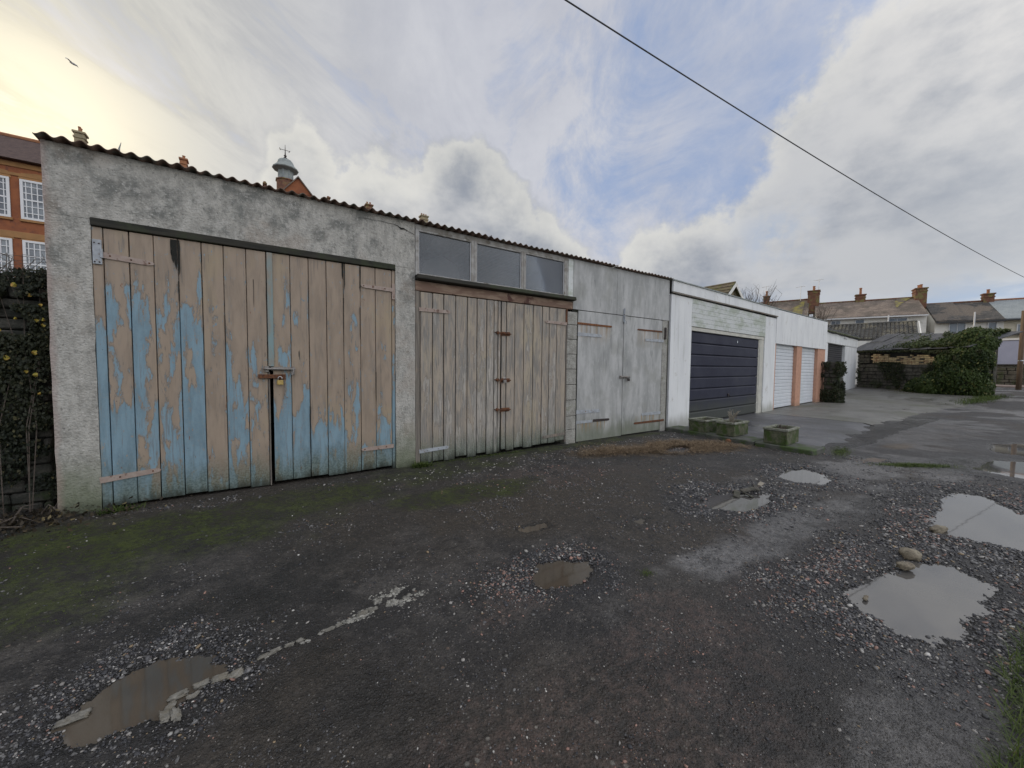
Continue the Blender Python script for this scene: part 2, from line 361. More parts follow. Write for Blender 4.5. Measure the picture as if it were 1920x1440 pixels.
m, b = newmat('white_paint'); p = geo_pos(); x_, y_, z_ = sep(p); n1 = noise(vmul(p, (1, 1, .3)), 2.5, 5., .6); n2 = noise(p, 30., 4., .6)
c = mixc(ss(n1, .35, .7), (.86, .87, .86), (.76, .77, .77)); c = mixc((1.-ss(z_+(n1-.5)*.6, .02, .34))*.7, c, (.30, .30, .24)); c = mixc(ss(noise(vmul(p, (1, 1, .07)), 11., 5., .65), .54, .70)*.38, c, (.42, .43, .37)); c = mixc(ss(noise(p, 3.5, 6., .7), .60, .66)*.35, c, (.46, .43, .36))
_in(b, 'Base Color', c); b.inputs['Roughness'].default_value = .75; bump(b, n2, .25, .004)
m, b = newmat('white_board'); p = geo_pos(); n1 = noise(vmul(p, (.5, 1, 1)), 4., 6., .65); n2 = noise(p, 16., 4., .6)
c = mixc(ss(n1, .42, .62), (.70, .72, .70), (.50, .54, .46)); c = mixc(ss(n2, .55, .7)*.5, c, (.40, .42, .33))
_in(b, 'Base Color', c); b.inputs['Roughness'].default_value = .7; bump(b, n2, .2, .003)
m, b = newmat('blue_door'); p = geo_pos(); x_, y_, z_ = sep(p); n1 = noise(p, 1.6, 4., .6); n2 = noise(p, 22., 4., .6)
c = mixc(ss(n1, .35, .65), (.017, .019, .040), (.026, .029, .052)); c = mixc((1.-ss(z_+(n1-.5)*.6, .15, .75))*.75, c, (.075, .082, .065)); c = mixc(ss(n2*.5+n1*.5, .54, .66)*.4, c, (.07, .07, .075))
_in(b, 'Base Color', c); _in(b, 'Roughness', .48+n2*.25); b.inputs['Specular IOR Level'].default_value = .3
mat('white_door', (.72, .75, .78), (.66, .69, .72), 3., .5, bmp=.05)
mat('cream_frame', (.62, .60, .52), (.52, .51, .45), 5., .6, bmp=.1)
m, b = newmat('peach_paint'); p = geo_pos(); x_, y_, z_ = sep(p); n1 = noise(p, 9., 5., .6)
c = mixc(ss(n1, .35, .65), (.60, .33, .22), (.52, .28, .19)); c = mixc((1.-ss(z_+(n1-.5)*.3, .0, .22))*.5, c, (.28, .20, .14))
_in(b, 'Base Color', c); b.inputs['Roughness'].default_value = .8; bump(b, n1, .3, .004)
mat('roller', (.035, .036, .042), (.055, .055, .06), 6., .5, bmp=.1)
mat('mossy_stone', (.10, .10, .06), (.17, .17, .11), 14., .95, bmp=.8, bd=.012, cc=(.06, .085, .02), ccs=5., ccl=.45, cch=.6, fine=.35)
mat('planter_stone', (.085, .09, .055), (.15, .15, .095), 16., .95, bmp=.8, bd=.01, cc=(.055, .085, .02), ccs=7., ccl=.45, cch=.6, fine=.35)
mat('planter_rim', (.27, .27, .23), (.16, .17, .11), 9., .95, bmp=.6, bd=.008, fine=.35)
mat('slab', (.07, .075, .06), (.12, .12, .105), 7., .75, bmp=.5, cc=(.05, .08, .02), ccs=4., ccl=.48, cch=.6)
mat('soil', (.03, .025, .018), (.06, .05, .035), 22., .95, bmp=.6)
mat('drystone', (.035, .037, .03), (.085, .08, .068), 9., .95, bmp=.8, bd=.015, cc=(.035, .05, .02), ccs=3.5, ccl=.48, cch=.62, fine=.4)
mat('drystone_far', (.06, .055, .045), (.12, .11, .09), 7., .95, bmp=.8, bd=.03, cc=(.05, .06, .03), ccs=2., ccl=.5, cch=.65, fine=.4)
mat('mortar_dark', (.018, .018, .015), (.035, .034, .028), 9., .95)
mat('brick_buff', (.62, .49, .28), (.46, .33, .19), 5., .9, lo=.42, hi=.58, bmp=.4, cc=(.30, .14, .08), ccs=7., ccl=.55, cch=.65)
mat('brick_dark', (.09, .08, .06), (.13, .11, .08), 6., .95)  # darker brick tone, given to a few bricks at random
mat('felt', (.075, .078, .085), (.115, .118, .125), 3.5, .85, bmp=.3, cc=(.16, .16, .15), ccs=6., ccl=.58, cch=.75, fine=.3)
mat('slate_brown', (.17, .135, .11), (.25, .20, .16), 2.2, .85, (1, 1, 1), bmp=.3, bd=.03, cc=(.12, .10, .08), ccs=.7, ccl=.45, cch=.6, fine=.5)
mat('slate_dark', (.055, .052, .048), (.10, .092, .082), 2., .85, bmp=.3, bd=.03, cc=(.15, .125, .10), ccs=.5, ccl=.5, cch=.53, fine=.5)
mat('slate_grey', (.26, .29, .30), (.31, .34, .345), 2., .75, bmp=.2, bd=.02, fine=.25)
mat('tile_moss', (.13, .105, .07), (.19, .16, .10), 3., .9, bmp=.3, cc=(.16, .16, .06), ccs=1.5, ccl=.5, cch=.62)
mat('pantile', (.075, .072, .065), (.14, .135, .12), 3., .85, bmp=.3, cc=(.22, .20, .15), ccs=1.2, ccl=.5, cch=.65)
mat('render_white', (.86, .84, .78), (.80, .78, .72), 2., .85, bmp=.1, cc=(.50, .48, .42), ccs=1.2, ccl=.55, cch=.75)
mat('render_cream', (.72, .66, .52), (.62, .57, .45), 2., .85, bmp=.1)
mat('brick_red', (.36, .13, .055), (.27, .095, .045), 2., .9, bmp=.1, cc=(.20, .08, .05), ccs=5.)
mat('brick_chimney', (.25, .12, .07), (.16, .08, .055), 6., .9, bmp=.3, cc=(.24, .20, .08), ccs=2.2, ccl=.5, cch=.62)
mat('stone_chimney', (.40, .33, .20), (.30, .26, .17), 4., .9, bmp=.3)
mat('terracotta', (.42, .19, .09), (.33, .15, .08), 5., .85, bmp=.1)
mat('lichen', (.30, .265, .075), (.17, .145, .09), 2.5, .95, bmp=.5, cc=(.14, .115, .09), ccs=1.6, ccl=.48, cch=.56)
mat('school_roof', (.07, .042, .038), (.11, .07, .058), 5., .85, bmp=.3, fine=.4)
mat('stone_band', (.42, .22, .09), (.35, .19, .08), 3., .9)
mat('lead', (.26, .29, .28), (.36, .39, .37), 3., .6, bmp=.1)
mat('upvc', (.80, .80, .80), (.77, .77, .77), 3., .4, bmp=0)
mat('gutter', (.04, .04, .045), (.05, .05, .05), 3., .5, bmp=0)
mat('lavender', (.36, .38, .50), (.33, .35, .47), 2., .6, bmp=.1)
mat('pole_wood', (.13, .085, .055), (.20, .14, .09), 20., .85, (1, 1, .08), bmp=.4)
mat('cable', (.02, .02, .022), None, 3., .5, bmp=0)
mat('gull', (.5, .49, .49), (.4, .39, .39), 3., .7, bmp=0)
mat('twig', (.14, .115, .095), (.09, .07, .055), 30., .9, bmp=.2)
mat('twig_pale', (.36, .32, .26), (.26, .23, .18), 30., .9, bmp=.2)
mat('pavement', (.34, .27, .24), (.27, .22, .20), 3., .85, bmp=.2)
m, b = newmat('glass_dusty'); p = geo_pos(); n1 = noise(vmul(p, (1, 1, .5)), 5., 5., .6); x_, y_, z_ = sep(p)
tr = TREE.nodes.new('ShaderNodeBsdfTransparent'); tr.inputs[0].default_value = (.75, .78, .80, 1); gl = TREE.nodes.new('ShaderNodeBsdfGlossy'); gl.inputs['Roughness'].default_value = .04; gl.inputs[0].default_value = (.85, .9, 1., 1)
df = TREE.nodes.new('ShaderNodeBsdfDiffuse'); df.inputs[0].default_value = (.42, .44, .47, 1)
mx1 = TREE.nodes.new('ShaderNodeMixShader'); mx2 = TREE.nodes.new('ShaderNodeMixShader'); fr = TREE.nodes.new('ShaderNodeFresnel'); fr.inputs[0].default_value = 1.55
TREE.links.new(fr.outputs[0], mx1.inputs[0]); TREE.links.new(tr.outputs[0], mx1.inputs[1]); TREE.links.new(gl.outputs[0], mx1.inputs[2])
_in(mx2, 0, .12+.14*ss(noise(p, 1.1, 3., .5), .35, .7)); TREE.links.new(mx1.outputs[0], mx2.inputs[1]); TREE.links.new(df.outputs[0], mx2.inputs[2])
TREE.links.new(mx2.outputs[0], [n for n in TREE.nodes if n.type == 'OUTPUT_MATERIAL'][0].inputs[0])
m, b = newmat('window_glass'); _in(b, 'Base Color', mixc(ss(noise(geo_pos(), 1.2, 3.), .4, .6), (.10, .12, .15), (.22, .25, .28))); b.inputs['Roughness'].default_value = .08; b.inputs['Specular IOR Level'].default_value = .8
# foliage and small coloured stuff use a per-vertex tint
def tintmat(name, rough=.7, tl=0., spec=.4):
    m, b = newmat(name); c = attr('tint'); _in(b, 'Base Color', c); b.inputs['Roughness'].default_value = rough; b.inputs['Specular IOR Level'].default_value = spec
    if tl:
        t = TREE.nodes.new('ShaderNodeBsdfTranslucent'); _in(t, 0, c); mx = TREE.nodes.new('ShaderNodeMixShader'); mx.inputs[0].default_value = tl
        TREE.links.new(b.outputs[0], mx.inputs[1]); TREE.links.new(t.outputs[0], mx.inputs[2]); TREE.links.new(mx.outputs[0], [n for n in TREE.nodes if n.type == 'OUTPUT_MATERIAL'][0].inputs[0])
    return m
LEAF = tintmat('leaf', .55, .25, .35); PEB = tintmat('pebble', .45, 0., .5); STRAW = tintmat('straw', .85, 0., .1)
m, b = newmat('puddle_water'); p = geo_pos()
_in(b, 'Base Color', mixc(ss(noise(p, 1.1, 3.), .35, .65), (.10, .095, .09), (.125, .118, .11))); b.inputs['Roughness'].default_value = .03; b.inputs['IOR'].default_value = 2.1
bump(b, noise(p, 5., 2., .5), .03, .01)
WATER = m
m, b = newmat('muddy_water'); p = geo_pos()
_in(b, 'Base Color', mixc(ss(noise(p, 2.1, 3.), .35, .65), (.105, .086, .064), (.075, .062, .047))); b.inputs['Roughness'].default_value = .05; b.inputs['IOR'].default_value = 1.7
bump(b, noise(p, 5., 2., .5), .03, .01)
MUDDY = m
# ground
m, b = newmat('ground'); p = geo_pos()
m1r, m1g, m1b = sep(attr('mk1')); wet_sheen, m2g, m2b = sep(attr('mk2'))
n1 = noise(p, .55, 5., .6); n2 = noise(p, 3.2, 6., .65); n3 = noise(p, 22., 5., .7); n4 = noise(p, 110., 3., .7)
vo = voro(p, 75., 'F1', 1); vs_, _, _ = sep(vo); vd = voro(p, 75.); vo2, _, vo2b = sep(voro(p, 28., 'F1', 1)); vd2 = voro(p, 28.)
c = mixc(ss(n2*.6+n3*.4, .36, .64), (.024, .023, .024), (.120, .114, .110)); c = mixc(ss(noise(p, 1.5, 5., .65), .48, .58)*.6, c, (.022, .022, .024)); c = mixc(ss(noise(vadd(p, (5., 5., 0.)), 7., 5., .7), .54, .62)*.55, c, (.125, .118, .112))
c = mixc(ss(n1, .42, .62)*.55, c, (.060, .054, .048))
c = mixc(m2b*.8, c, mixc(ss(n3, .35, .65), (.050, .042, .032), (.095, .078, .060)))
c = mixc(wet_sheen*ss(n2*.6+n3*.4, .33, .52)*.9, c, mixc(ss(n3, .3, .7), (.15, .147, .15), (.27, .265, .265)))  # pale silt, its colour lightened further to paint in the wet sheen
c = mixc(m1b*ss(n2*.5+n3*.5, .40, .60)*.8, c, mixc(ss(n3+n4*.3, .45, .8), (.062, .050, .047), (.16, .112, .098)))
c = mixc(m1g*.85, c, mixc(ss(n4*.5+n3*.5, .35, .65), (.014, .015, .018), (.055, .055, .060)))
c = mixc(ss(vs_, .86, .93)*(1.-ss(vd, .3, .5))*(.6-m1r*.4), c, (.24, .23, .215))
c = mixc(ss(vs_, .05, .02)*.0+ss(vs_, .14, .10)*(1.-ss(vd, .3, .5))*.7, c, (.02, .02, .022))
c = mixc(ss(vo2, .93, .95)*(1.-ss(vd2, .18, .3))*.7, c, mixc(vo2b, (.30, .22, .17), (.36, .36, .34)))
c = mixc(m1r*ss(n2*.5+n3*.5, .36, .54)*.95, c, mixc(ss(n3*.5+n2*.5, .40, .62), (.014, .019, .007), (.085, .115, .018)))
c = mixc(m2g*.8, c, mixc(ss(n3, .35, .65), (.11, .08, .05), (.25, .19, .12)))
v2 = voro(p, 190., 'F1', 1); v2r, _, _ = sep(v2); v2d = voro(p, 190.)
sp1 = lin(M('POWER', vs_, 2.2), 0., 1., .50, 2.1); sp2 = lin(M('POWER', v2r, 2.5), 0., 1., .55, 2.2)
grit = mixc(.5+m1g*.2-m1r*.35-wet_sheen*.25, (1., 1., 1.), mixc(.5, comb(sp1, sp1, sp1), comb(sp2, sp2, sp2*.97))); c = mixc(1., c, grit, 'MULTIPLY')
gx_n, gy_n, gz_n = sep(p); damp = (1.-ss(gz_n+(n3-.5)*.006, -.013, .001))*(1.-ss(gx_n, 14., 20.))
c = mixc(damp*.75, c, (.018, .017, .016)); c = mixc(1., c, mixc(wet_sheen, (.80, .765, .72), (1., .985, .95)), 'MULTIPLY')
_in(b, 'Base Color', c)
_in(b, 'Roughness', sat(.62-damp*.35+(n2-.5)*.45-wet_sheen*ss(n2*.5+n1*.5, .40, .58)*.30-m1g*.10+m1r*.25+m2g*.2))
b.inputs['Specular IOR Level'].default_value = .5
bump(b, n3*.35+n4*.25+(1.-sat(vd*1.7))*vs_*.9+(1.-sat(v2d*1.7))*v2r*.45+(1.-sat(vd2*1.7))*vo2*.5+n2*.3, 1., .016)
GROUND = m
def lane_mat(name, ca, cb, cm):
    m, b = newmat(name); p = geo_pos(); n1 = noise(p, .5, 5., .6); n2 = noise(vmul(p, (.5, 1, 1)), 2.2, 6., .65); n3 = noise(p, 30., 4., .65)
    c = mixc(ss(n2, .35, .65), ca, cb); c = mixc(ss(n1, .5, .66)*.6, c, cm); c = mixc(ss(n3, .6, .72)*.5, c, tuple(q*1.9 for q in cb)); c = mixc(ss(n3, .42, .32)*.5, c, tuple(q*.4 for q in ca))
    _in(b, 'Base Color', c); _in(b, 'Roughness', sat(.36+ss(n1, .38, .6)*.3+(n2-.5)*.8)); bump(b, n3, .6, .008); return m
DRIVE = lane_mat('drive_asphalt', (.08, .08, .084), (.125, .125, .13), (.07, .07, .058))
APRON = lane_mat('apron_concrete', (.12, .115, .10), (.17, .165, .145), (.085, .09, .05))
g = MATS

# ================================================================ GROUND
PUD = dict(
 P1=[(3.11,-4.29),(3.41,-4.3),(3.73,-4.39),(4.01,-4.4),(4.06,-4.47),(4.14,-4.62),(4.05,-4.72),(4.07,-4.81),(3.95,-4.84),(3.52,-4.82),(3.23,-4.78),(3.02,-4.77),(2.87,-4.68),(2.85,-4.58),(2.9,-4.49),(2.9,-4.37)],
 P2=[(5.35,-4.31),(5.65,-4.33),(6.39,-4.25),(6.67,-4.32),(6.84,-4.54),(6.25,-4.85),(6.03,-5.1),(5.61,-5.3),(5.0,-5.3),(4.95,-5.05),(4.95,-4.72),(4.91,-4.56),(4.85,-4.4)],
 P3=[(3.86,-2.92),(4.16,-2.83),(4.46,-2.91),(4.66,-3.1),(4.87,-3.17),(4.38,-3.35),(3.98,-3.29),(3.79,-3.11)],
 P4=[(5.66,-2.94),(6.1,-2.82),(6.43,-2.96),(6.32,-3.2),(6.1,-3.35),(5.76,-3.35),(5.56,-3.14)],
 P5=[(1.53,-3.07),(1.66,-2.97),(1.82,-3.01),(1.98,-3.12),(1.94,-3.22),(1.81,-3.29),(1.65,-3.26),(1.49,-3.19)],
 P6=[(-.64,-2.9),(-.59,-2.86),(-.58,-2.78),(-.52,-2.72),(-.44,-2.7),(-.38,-2.67),(-.19,-2.79),(-.14,-2.91),(-.21,-2.96),(-.3,-3.0),(-.32,-3.05),(-.41,-3.06),(-.5,-3.05),(-.58,-3.01)],
 P7=[(8.6,-4.25),(9.45,-4.30),(9.8,-4.50),(10.1,-4.84),(10.1,-5.5),(8.7,-5.5),(8.30,-4.75),(8.36,-4.45)],
 P8=[(11.0,-4.2),(11.85,-4.2),(12.4,-4.5),(12.6,-5.6),(11.0,-5.6),(10.45,-4.85),(10.55,-4.38)],
 P9=[(7.85,-3.2),(8.25,-3.28),(8.29,-3.43),(7.9,-3.42),(7.73,-3.28)],
 PA=[(1.85,-2.36),(2.2,-2.40),(2.15,-2.52),(1.9,-2.5)], PB=[(2.80,-2.82),(2.98,-2.78),(3.06,-2.88),(2.9,-2.92)])
RING = dict(P1=.85, P2=.75, P3=.6, P4=.5, P5=.30, P6=.40, P7=.8, P8=.8, P9=.4, PA=.1, PB=.1)
def ridge(x, y): return .30*sst(x, 21, 30)
def terrain(x, y):
    near = 1-sst(x, 10, 18)
    z = ridge(x, y)+near*((fbm(x, y, .7, 3, 5)-.5)*.03*sst(-y, .1, 1.2)+(fbm(x, y, 7., 4, 8)-.5)*.013)
    z = z+.018*sst(y, -.9, .0)*near*sst(x, 7.6, 7.0)
    z = z-.02*sst(x, 7.4, 7.9)*sst(y, -3.0, -2.7)*(1-sst(x, 26, 28))        # bed under the drive and apron
    flat = 1.
    for k, P in PUD.items():
        P = np.array(P); c = P.mean(0); r = np.abs(P-c).max()+.9
        m = (np.abs(x-c[0]) < r) & (np.abs(y-c[1]) < r)
        if not m.any(): continue
        xs, ys = x[m], y[m]; sc_ = min(1., r-.7)
        sd = sdpoly(xs, ys, P)+(fbm(xs, ys, 7., 4, 31)-.5)*.17*sc_+(fbm(xs, ys, 34., 3, 37)-.5)*.05
        w = sst(sd, .30*sc_, -.02); zz = z[m]
        rim = zz*(1-w)+w*(-.004+(fbm(xs, ys, 18., 3, 44)-.5)*.010)
        dep = .055 if k not in ('PA', 'PB') else .018
        z[m] = rim-dep*sst(sd, .055, -.20*sc_)
    z += np.exp(-(((x-3.73)/.5)**2+((y+4.15)/.1)**2))*.012
    return z
def steps(a, segs):
    out = [a]
    for end, s0, s1 in segs:
        st_ = out[-1]; L = end-st_
        while out[-1] < end-1e-6:
            t = (out[-1]-st_)/L; out.append(min(end, out[-1]+s0+(s1-s0)*t))
    return np.array(out)
gx = steps(-700, [(-60, 80, 60), (-8, 8, .8), (-2.2, .5, .05), (-1.9, .03, .015), (4.6, .0145, .0155), (8.0, .017, .028), (14, .03, .06), (32, .08, .5), (80, 1., 8.), (800, 20, 90)])
gy = steps(-700, [(-60, 80, 60), (-9, 8, .8), (-6.0, .5, .06), (-5.4, .05, .04), (-5.1, .03, .015), (-2.3, .0145, .0145), (0.02, .018, .03), (.5, .1, .1), (8, .5, 1.), (60, 4, 8.), (800, 20, 90)])
XX, YY = np.meshgrid(gx, gy, indexing='ij'); xf, yf = XX.ravel(), YY.ravel()
zf = terrain(xf.copy(), yf.copy())
def ringmask(x, y):
    r = np.zeros_like(x)
    for k, P in PUD.items():
        P = np.array(P); c = P.mean(0); R_ = np.abs(P-c).max()+1.2; m = (np.abs(x-c[0]) < R_) & (np.abs(y-c[1]) < R_)
        if m.any() and k not in ('PA', 'PB'):
            sd = sdpoly(x[m], y[m], P)+(fbm(x[m], y[m], 3., 3, 61)-.5)*.5*RING[k]; r[m] = np.maximum(r[m], 1-sst(sd, .25*RING[k], RING[k]))
    return r
def blob(x, y, cx, cy, rx, ry, rot=0., n=.35, s=3):
    c, s_ = math.cos(rot), math.sin(rot); u = ((x-cx)*c+(y-cy)*s_)/rx; v = (-(x-cx)*s_+(y-cy)*c)/ry
    return 1-sst(np.hypot(u, v)+(fbm(x, y, 3., 4, s)-.5)*2*n, .55, 1.15)
def masks(x, y):
    ring = ringmask(x, y)
    moss = np.maximum.reduce([blob(x, y, -1.0, -.95, 1.7, .62, -.1, .5, 71), .8*blob(x, y, .2, -.75, 1.5, .40, .05, .6, 72), blob(x, y, 1.95, -1.35, 1.0, .34, -.1, .5, 73)*.95, .75*blob(x, y, -1.4, -1.5, .9, .7, 0, .6, 74),
        .7*blob(x, y, 4.2, -.12, 3.4, .22, 0, .5, 75), .75*blob(x, y, 8.2, -2.85, .6, .16, .3, .7, 76)*.7, .6*blob(x, y, 2.0, -.4, 1.6, .35, 0, .6, 77)])
    moss = np.maximum(moss, .9*blob(x, y, 8.05, -3.78, .62, .16, -.6, .5, 78)); moss = np.maximum(moss, .6*(blob(x, y, 14., .5, 3., .6, .05, .6, 79)))
    red = np.maximum.reduce([blob(x, y, 1.5, -4.15, 1.4, .45, .2, .9, 81)*.8, blob(x, y, .9, -4.1, 1.2, .35, 0, .9, 82)*.6, .7*blob(x, y, 1.45, -3.2, .45, .22, .1, .6, 83), .6*blob(x, y, 3.0, -1.3, 1.6, .5, -.15, .8, 84), .45*blob(x, y, 3.6, -4.1, .4, .15, 0, .7, 85), .5*blob(x, y, 5.2, -4.2, .5, .2, 0, .8, 86)])
    wet = np.maximum.reduce([blob(x, y, 4.3, -3.75, 2.0, .30, -.10, .7, 91)*.9, blob(x, y, 6.8, -3.35, 2.2, .45, -.15, .7, 92)*.8, blob(x, y, 2.9, -3.65, .7, .18, -.2, .7, 93), .8*blob(x, y, 7.9, -4.1, 1.6, .3, 0, .8, 94), .6*blob(x, y, 2.45, -4.75, .9, .22, 0, .7, 95), .55*blob(x, y, 12., -2.8, 4., 1.3, -.1, .9, 96), .95*sst(x, 9, 14)*sst(fbm(x, y, 1.1, 4, 131)+.5*fbm(x, y*2.4, .6, 3, 132), .68, .84)])  # wet patches: glossier, and also painted paler as reflected sheen
    straw = np.maximum(blob(x, y, 6.1, -1.15, 1.4, .52, -.35, .6, 101), .5*blob(x, y, 4.8, -.8, .8, .28, -.2, .8, 102)); straw = np.maximum(straw, .7*blob(x, y, 9.7, -3.3, .6, .2, 0, .6, 103))
    ash = blob(x, y, 5.95, -1.3, .42, .24, -.3, .6, 111); straw = straw*(1-ash); ring = np.maximum.reduce([ring, ash, .8*sst(x, 7.5, 10)*(1-sst(x, 24, 30))*sst(fbm(x, y, 1.3, 5, 141), .50, .60)*(y < -2.2)])
    brown = np.maximum.reduce([sst(fbm(x, y, .45, 4, 121), .47, .62)*.9, blob(x, y, 2.6, -1.9, 1.9, .6, -.15, .7, 122), 1.*blob(x, y, 2.0, -2.44, .4, .2, 0, .3, 123), blob(x, y, 2.93, -2.85, .2, .1, 0, .3, 124), blob(x, y, 7.1, -3.8, 1.4, .25, -.3, .6, 125)])
    return ring*(1-wet*.45), moss, red, wet, straw, brown*(1-wet)
ring, moss, red, wet, straw, brown = masks(xf, yf)
nx, ny = len(gx), len(gy)
I = np.arange(nx*ny).reshape(nx, ny); F = np.stack([I[:-1, :-1], I[1:, :-1], I[1:, 1:], I[:-1, 1:]], -1).reshape(-1, 4)
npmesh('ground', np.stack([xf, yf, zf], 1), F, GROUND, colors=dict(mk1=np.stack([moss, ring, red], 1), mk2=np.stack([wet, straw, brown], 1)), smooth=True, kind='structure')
print('ground verts', nx*ny)
def gz(x, y): return float(terrain(np.array([float(x)]), np.array([float(y)]))[0])

for k, P in PUD.items():
    P = np.array(P); c = P.mean(0); ext = .12 if k not in ('PA', 'PB') else .02
    Q = [c+(q-c)*(1+ext/max(.05, np.linalg.norm(q-c))) for q in P]
    zl = -.015
    mb_ = MB(); n = len(Q)
    mb_.add([(q[0], q[1], zl) for q in Q]+[(c[0], c[1], zl)], [(i, (i+1) % n, n) for i in range(n)])
    mb_.build('puddle', MUDDY if k in ('P5', 'P6', 'PA', 'PB') else WATER, kind='structure')

# drive in front of the white garage and concrete apron beyond it
def sheet(name, poly_edges, m, zoff, step=.08, **props):
    (ax0, ax1), ylo, yhi = poly_edges
    xs = np.arange(ax0, ax1+step*.5, step); rows = np.linspace(0, 1, 14)
    V = []
    for x in xs:
        a, b_ = ylo(x), yhi(x)
        for t in rows:
            y = a+(b_-a)*t; V.append((x, y, float(ridge(np.array(x), 0))+zoff*(min(1, t*12)) - (.035 if t == 0 else 0)))
    V = np.array(V); n0, n1_ = len(xs), len(rows); I = np.arange(n0*n1_).reshape(n0, n1_)
    F = np.stack([I[:-1, :-1], I[1:, :-1], I[1:, 1:], I[:-1, 1:]], -1).reshape(-1, 4)
    return npmesh(name, V, F, m, smooth=False, **props)
def yl_d(x): return .3*(float(fbm(np.array([x]), np.array([9.]), 3., 5, 9)[0])-.5)-2.62+.35*max(0, (x-8.)/5)**1.5+.07*math.sin(x*3.1)+.05*math.sin(x*7.7+1)
DSPLIT = 12.95
sheet('driveway', ((8.0, DSPLIT), yl_d, lambda x: .06+(x-8.54)*.077+.25), DRIVE, .022, kind='structure')
def yl_a(x): return -2.25-.02*(x-13)+.10*math.sin(x*1.9)+.5*(float(fbm(np.array([x]), np.array([3.]), 2.2, 5, 7)[0])-.5) - .3*sst(np.array(x), 18, 24)
sheet('forecourt', ((DSPLIT, 27.), yl_a, lambda x: .06+(x-8.54)*.077+.9), APRON, .026, kind='structure')

# loose gravel: tens of thousands of pebbles nobody could count
ico = []
ph = (1+5**.5)/2
for a, b_ in ((1, ph),):
    for s1 in (-1, 1):
        for s2 in (-1, 1): ico += [(0, s1*a, s2*b_), (s1*a, s2*b_, 0), (s2*b_, 0, s1*a)]
ico = np.array(ico)/math.hypot(1, ph)
icf = []
for i in range(12):
    for j in range(i+1, 12):
        for k in range(j+1, 12):
            dd = [np.linalg.norm(ico[i]-ico[j]), np.linalg.norm(ico[j]-ico[k]), np.linalg.norm(ico[i]-ico[k])]
            if max(dd) < 1.1:
                nrm = np.cross(ico[j]-ico[i], ico[k]-ico[i]); icf.append((i, j, k) if nrm @ ico[i] > 0 else (i, k, j))
icf = np.array(icf)
def pebbles(name, xs, ys, size, cols, zoff=.25, flat=.55, **props):
    n = len(xs); zs = terrain(xs.copy(), ys.copy())
    V = np.repeat(ico[None], n, 0)*(1+rng.uniform(-.28, .28, (n, 12, 1)))
    V = V*np.stack([rng.uniform(.7, 1.3, n), rng.uniform(.55, 1., n), rng.uniform(.7, 1.2, n)*flat], 1)[:, None]*size[:, None, None]
    th = rng.uniform(0, 2*PI, n); c, s = np.cos(th)[:, None], np.sin(th)[:, None]
    tl = rng.normal(0, .3, n)[:, None]; V[..., 2] += V[..., 0]*tl
    Vx = V[..., 0]*c-V[..., 1]*s+xs[:, None]; Vy = V[..., 0]*s+V[..., 1]*c+ys[:, None]; Vz = V[..., 2]+(zs+size*flat*zoff)[:, None]
    P = np.stack([Vx, Vy, Vz], -1).reshape(-1, 3); F = (icf[None]+12*np.arange(n)[:, None, None]).reshape(-1, 3)
    return npmesh(name, P, F, PEB, colors=np.repeat(cols, 12, 0), **props)
def stonecols(n, redw):
    base = np.array([(.045, .045, .050), (.09, .088, .09), (.16, .155, .15), (.32, .30, .275), (.52, .50, .46), (.27, .16, .125), (.36, .21, .165), (.30, .22, .13)])
    w = np.array([.36, .27, .19, .075, .015, .05, .02, .02]); w = w[None]*np.ones((n, 8)); w[:, 5:7] *= (.35+redw[:, None]*5); w[:, 3] *= (1+redw*1.5); w /= w.sum(1, keepdims=True)
    cs = w.cumsum(1); u = rng.random(n)[:, None]; idx = (u > cs).sum(1).clip(0, 7)
    return base[idx]*rng.uniform(.7, 1.25, (n, 1))
N = 900000
u = rng.random(N); px = -1.9+9.9*u**1.1; py = -5.05+4.9*rng.random(N)
rg, ms, rd, wt, sw, bw = masks(px, py)
dist = np.hypot(px, py+5.05)
clump = sst(fbm(px, py, 2.2, 4, 201), .42, .68); clump2 = sst(fbm(px, py, 9., 3, 203), .4, .65)
pr = .035*sst(fbm(px, py, 4., 3, 207), .35, .6)+.30*clump*clump2+.62*sst(rg, .15, .8)*(.25+.75*clump2)+.25*rd*clump2
pr *= (1-.85*sst(ms, .2, .6))*(1-.75*wt*(1-rg))*(1-.8*sw)*np.clip(3.2/dist, .25, 1.2)
keep = rng.random(N) < pr*.62
px, py, rg, rd = px[keep], py[keep], rg[keep], rd[keep]
sz = np.exp(rng.normal(math.log(.0036), .45, len(px)))*(1+.40*sst(rg, .3, .9))*np.clip(np.hypot(px, py+5.05)/3., .75, 1.7)
sz = np.clip(sz, .002, .015)
print('pebbles', len(px))
pebbles('loose_gravel', px, py, sz, stonecols(len(px), np.clip(rd*.6, 0, 1)), kind='stuff', label='loose dark and pale gravel scattered over the lane and round its potholes')
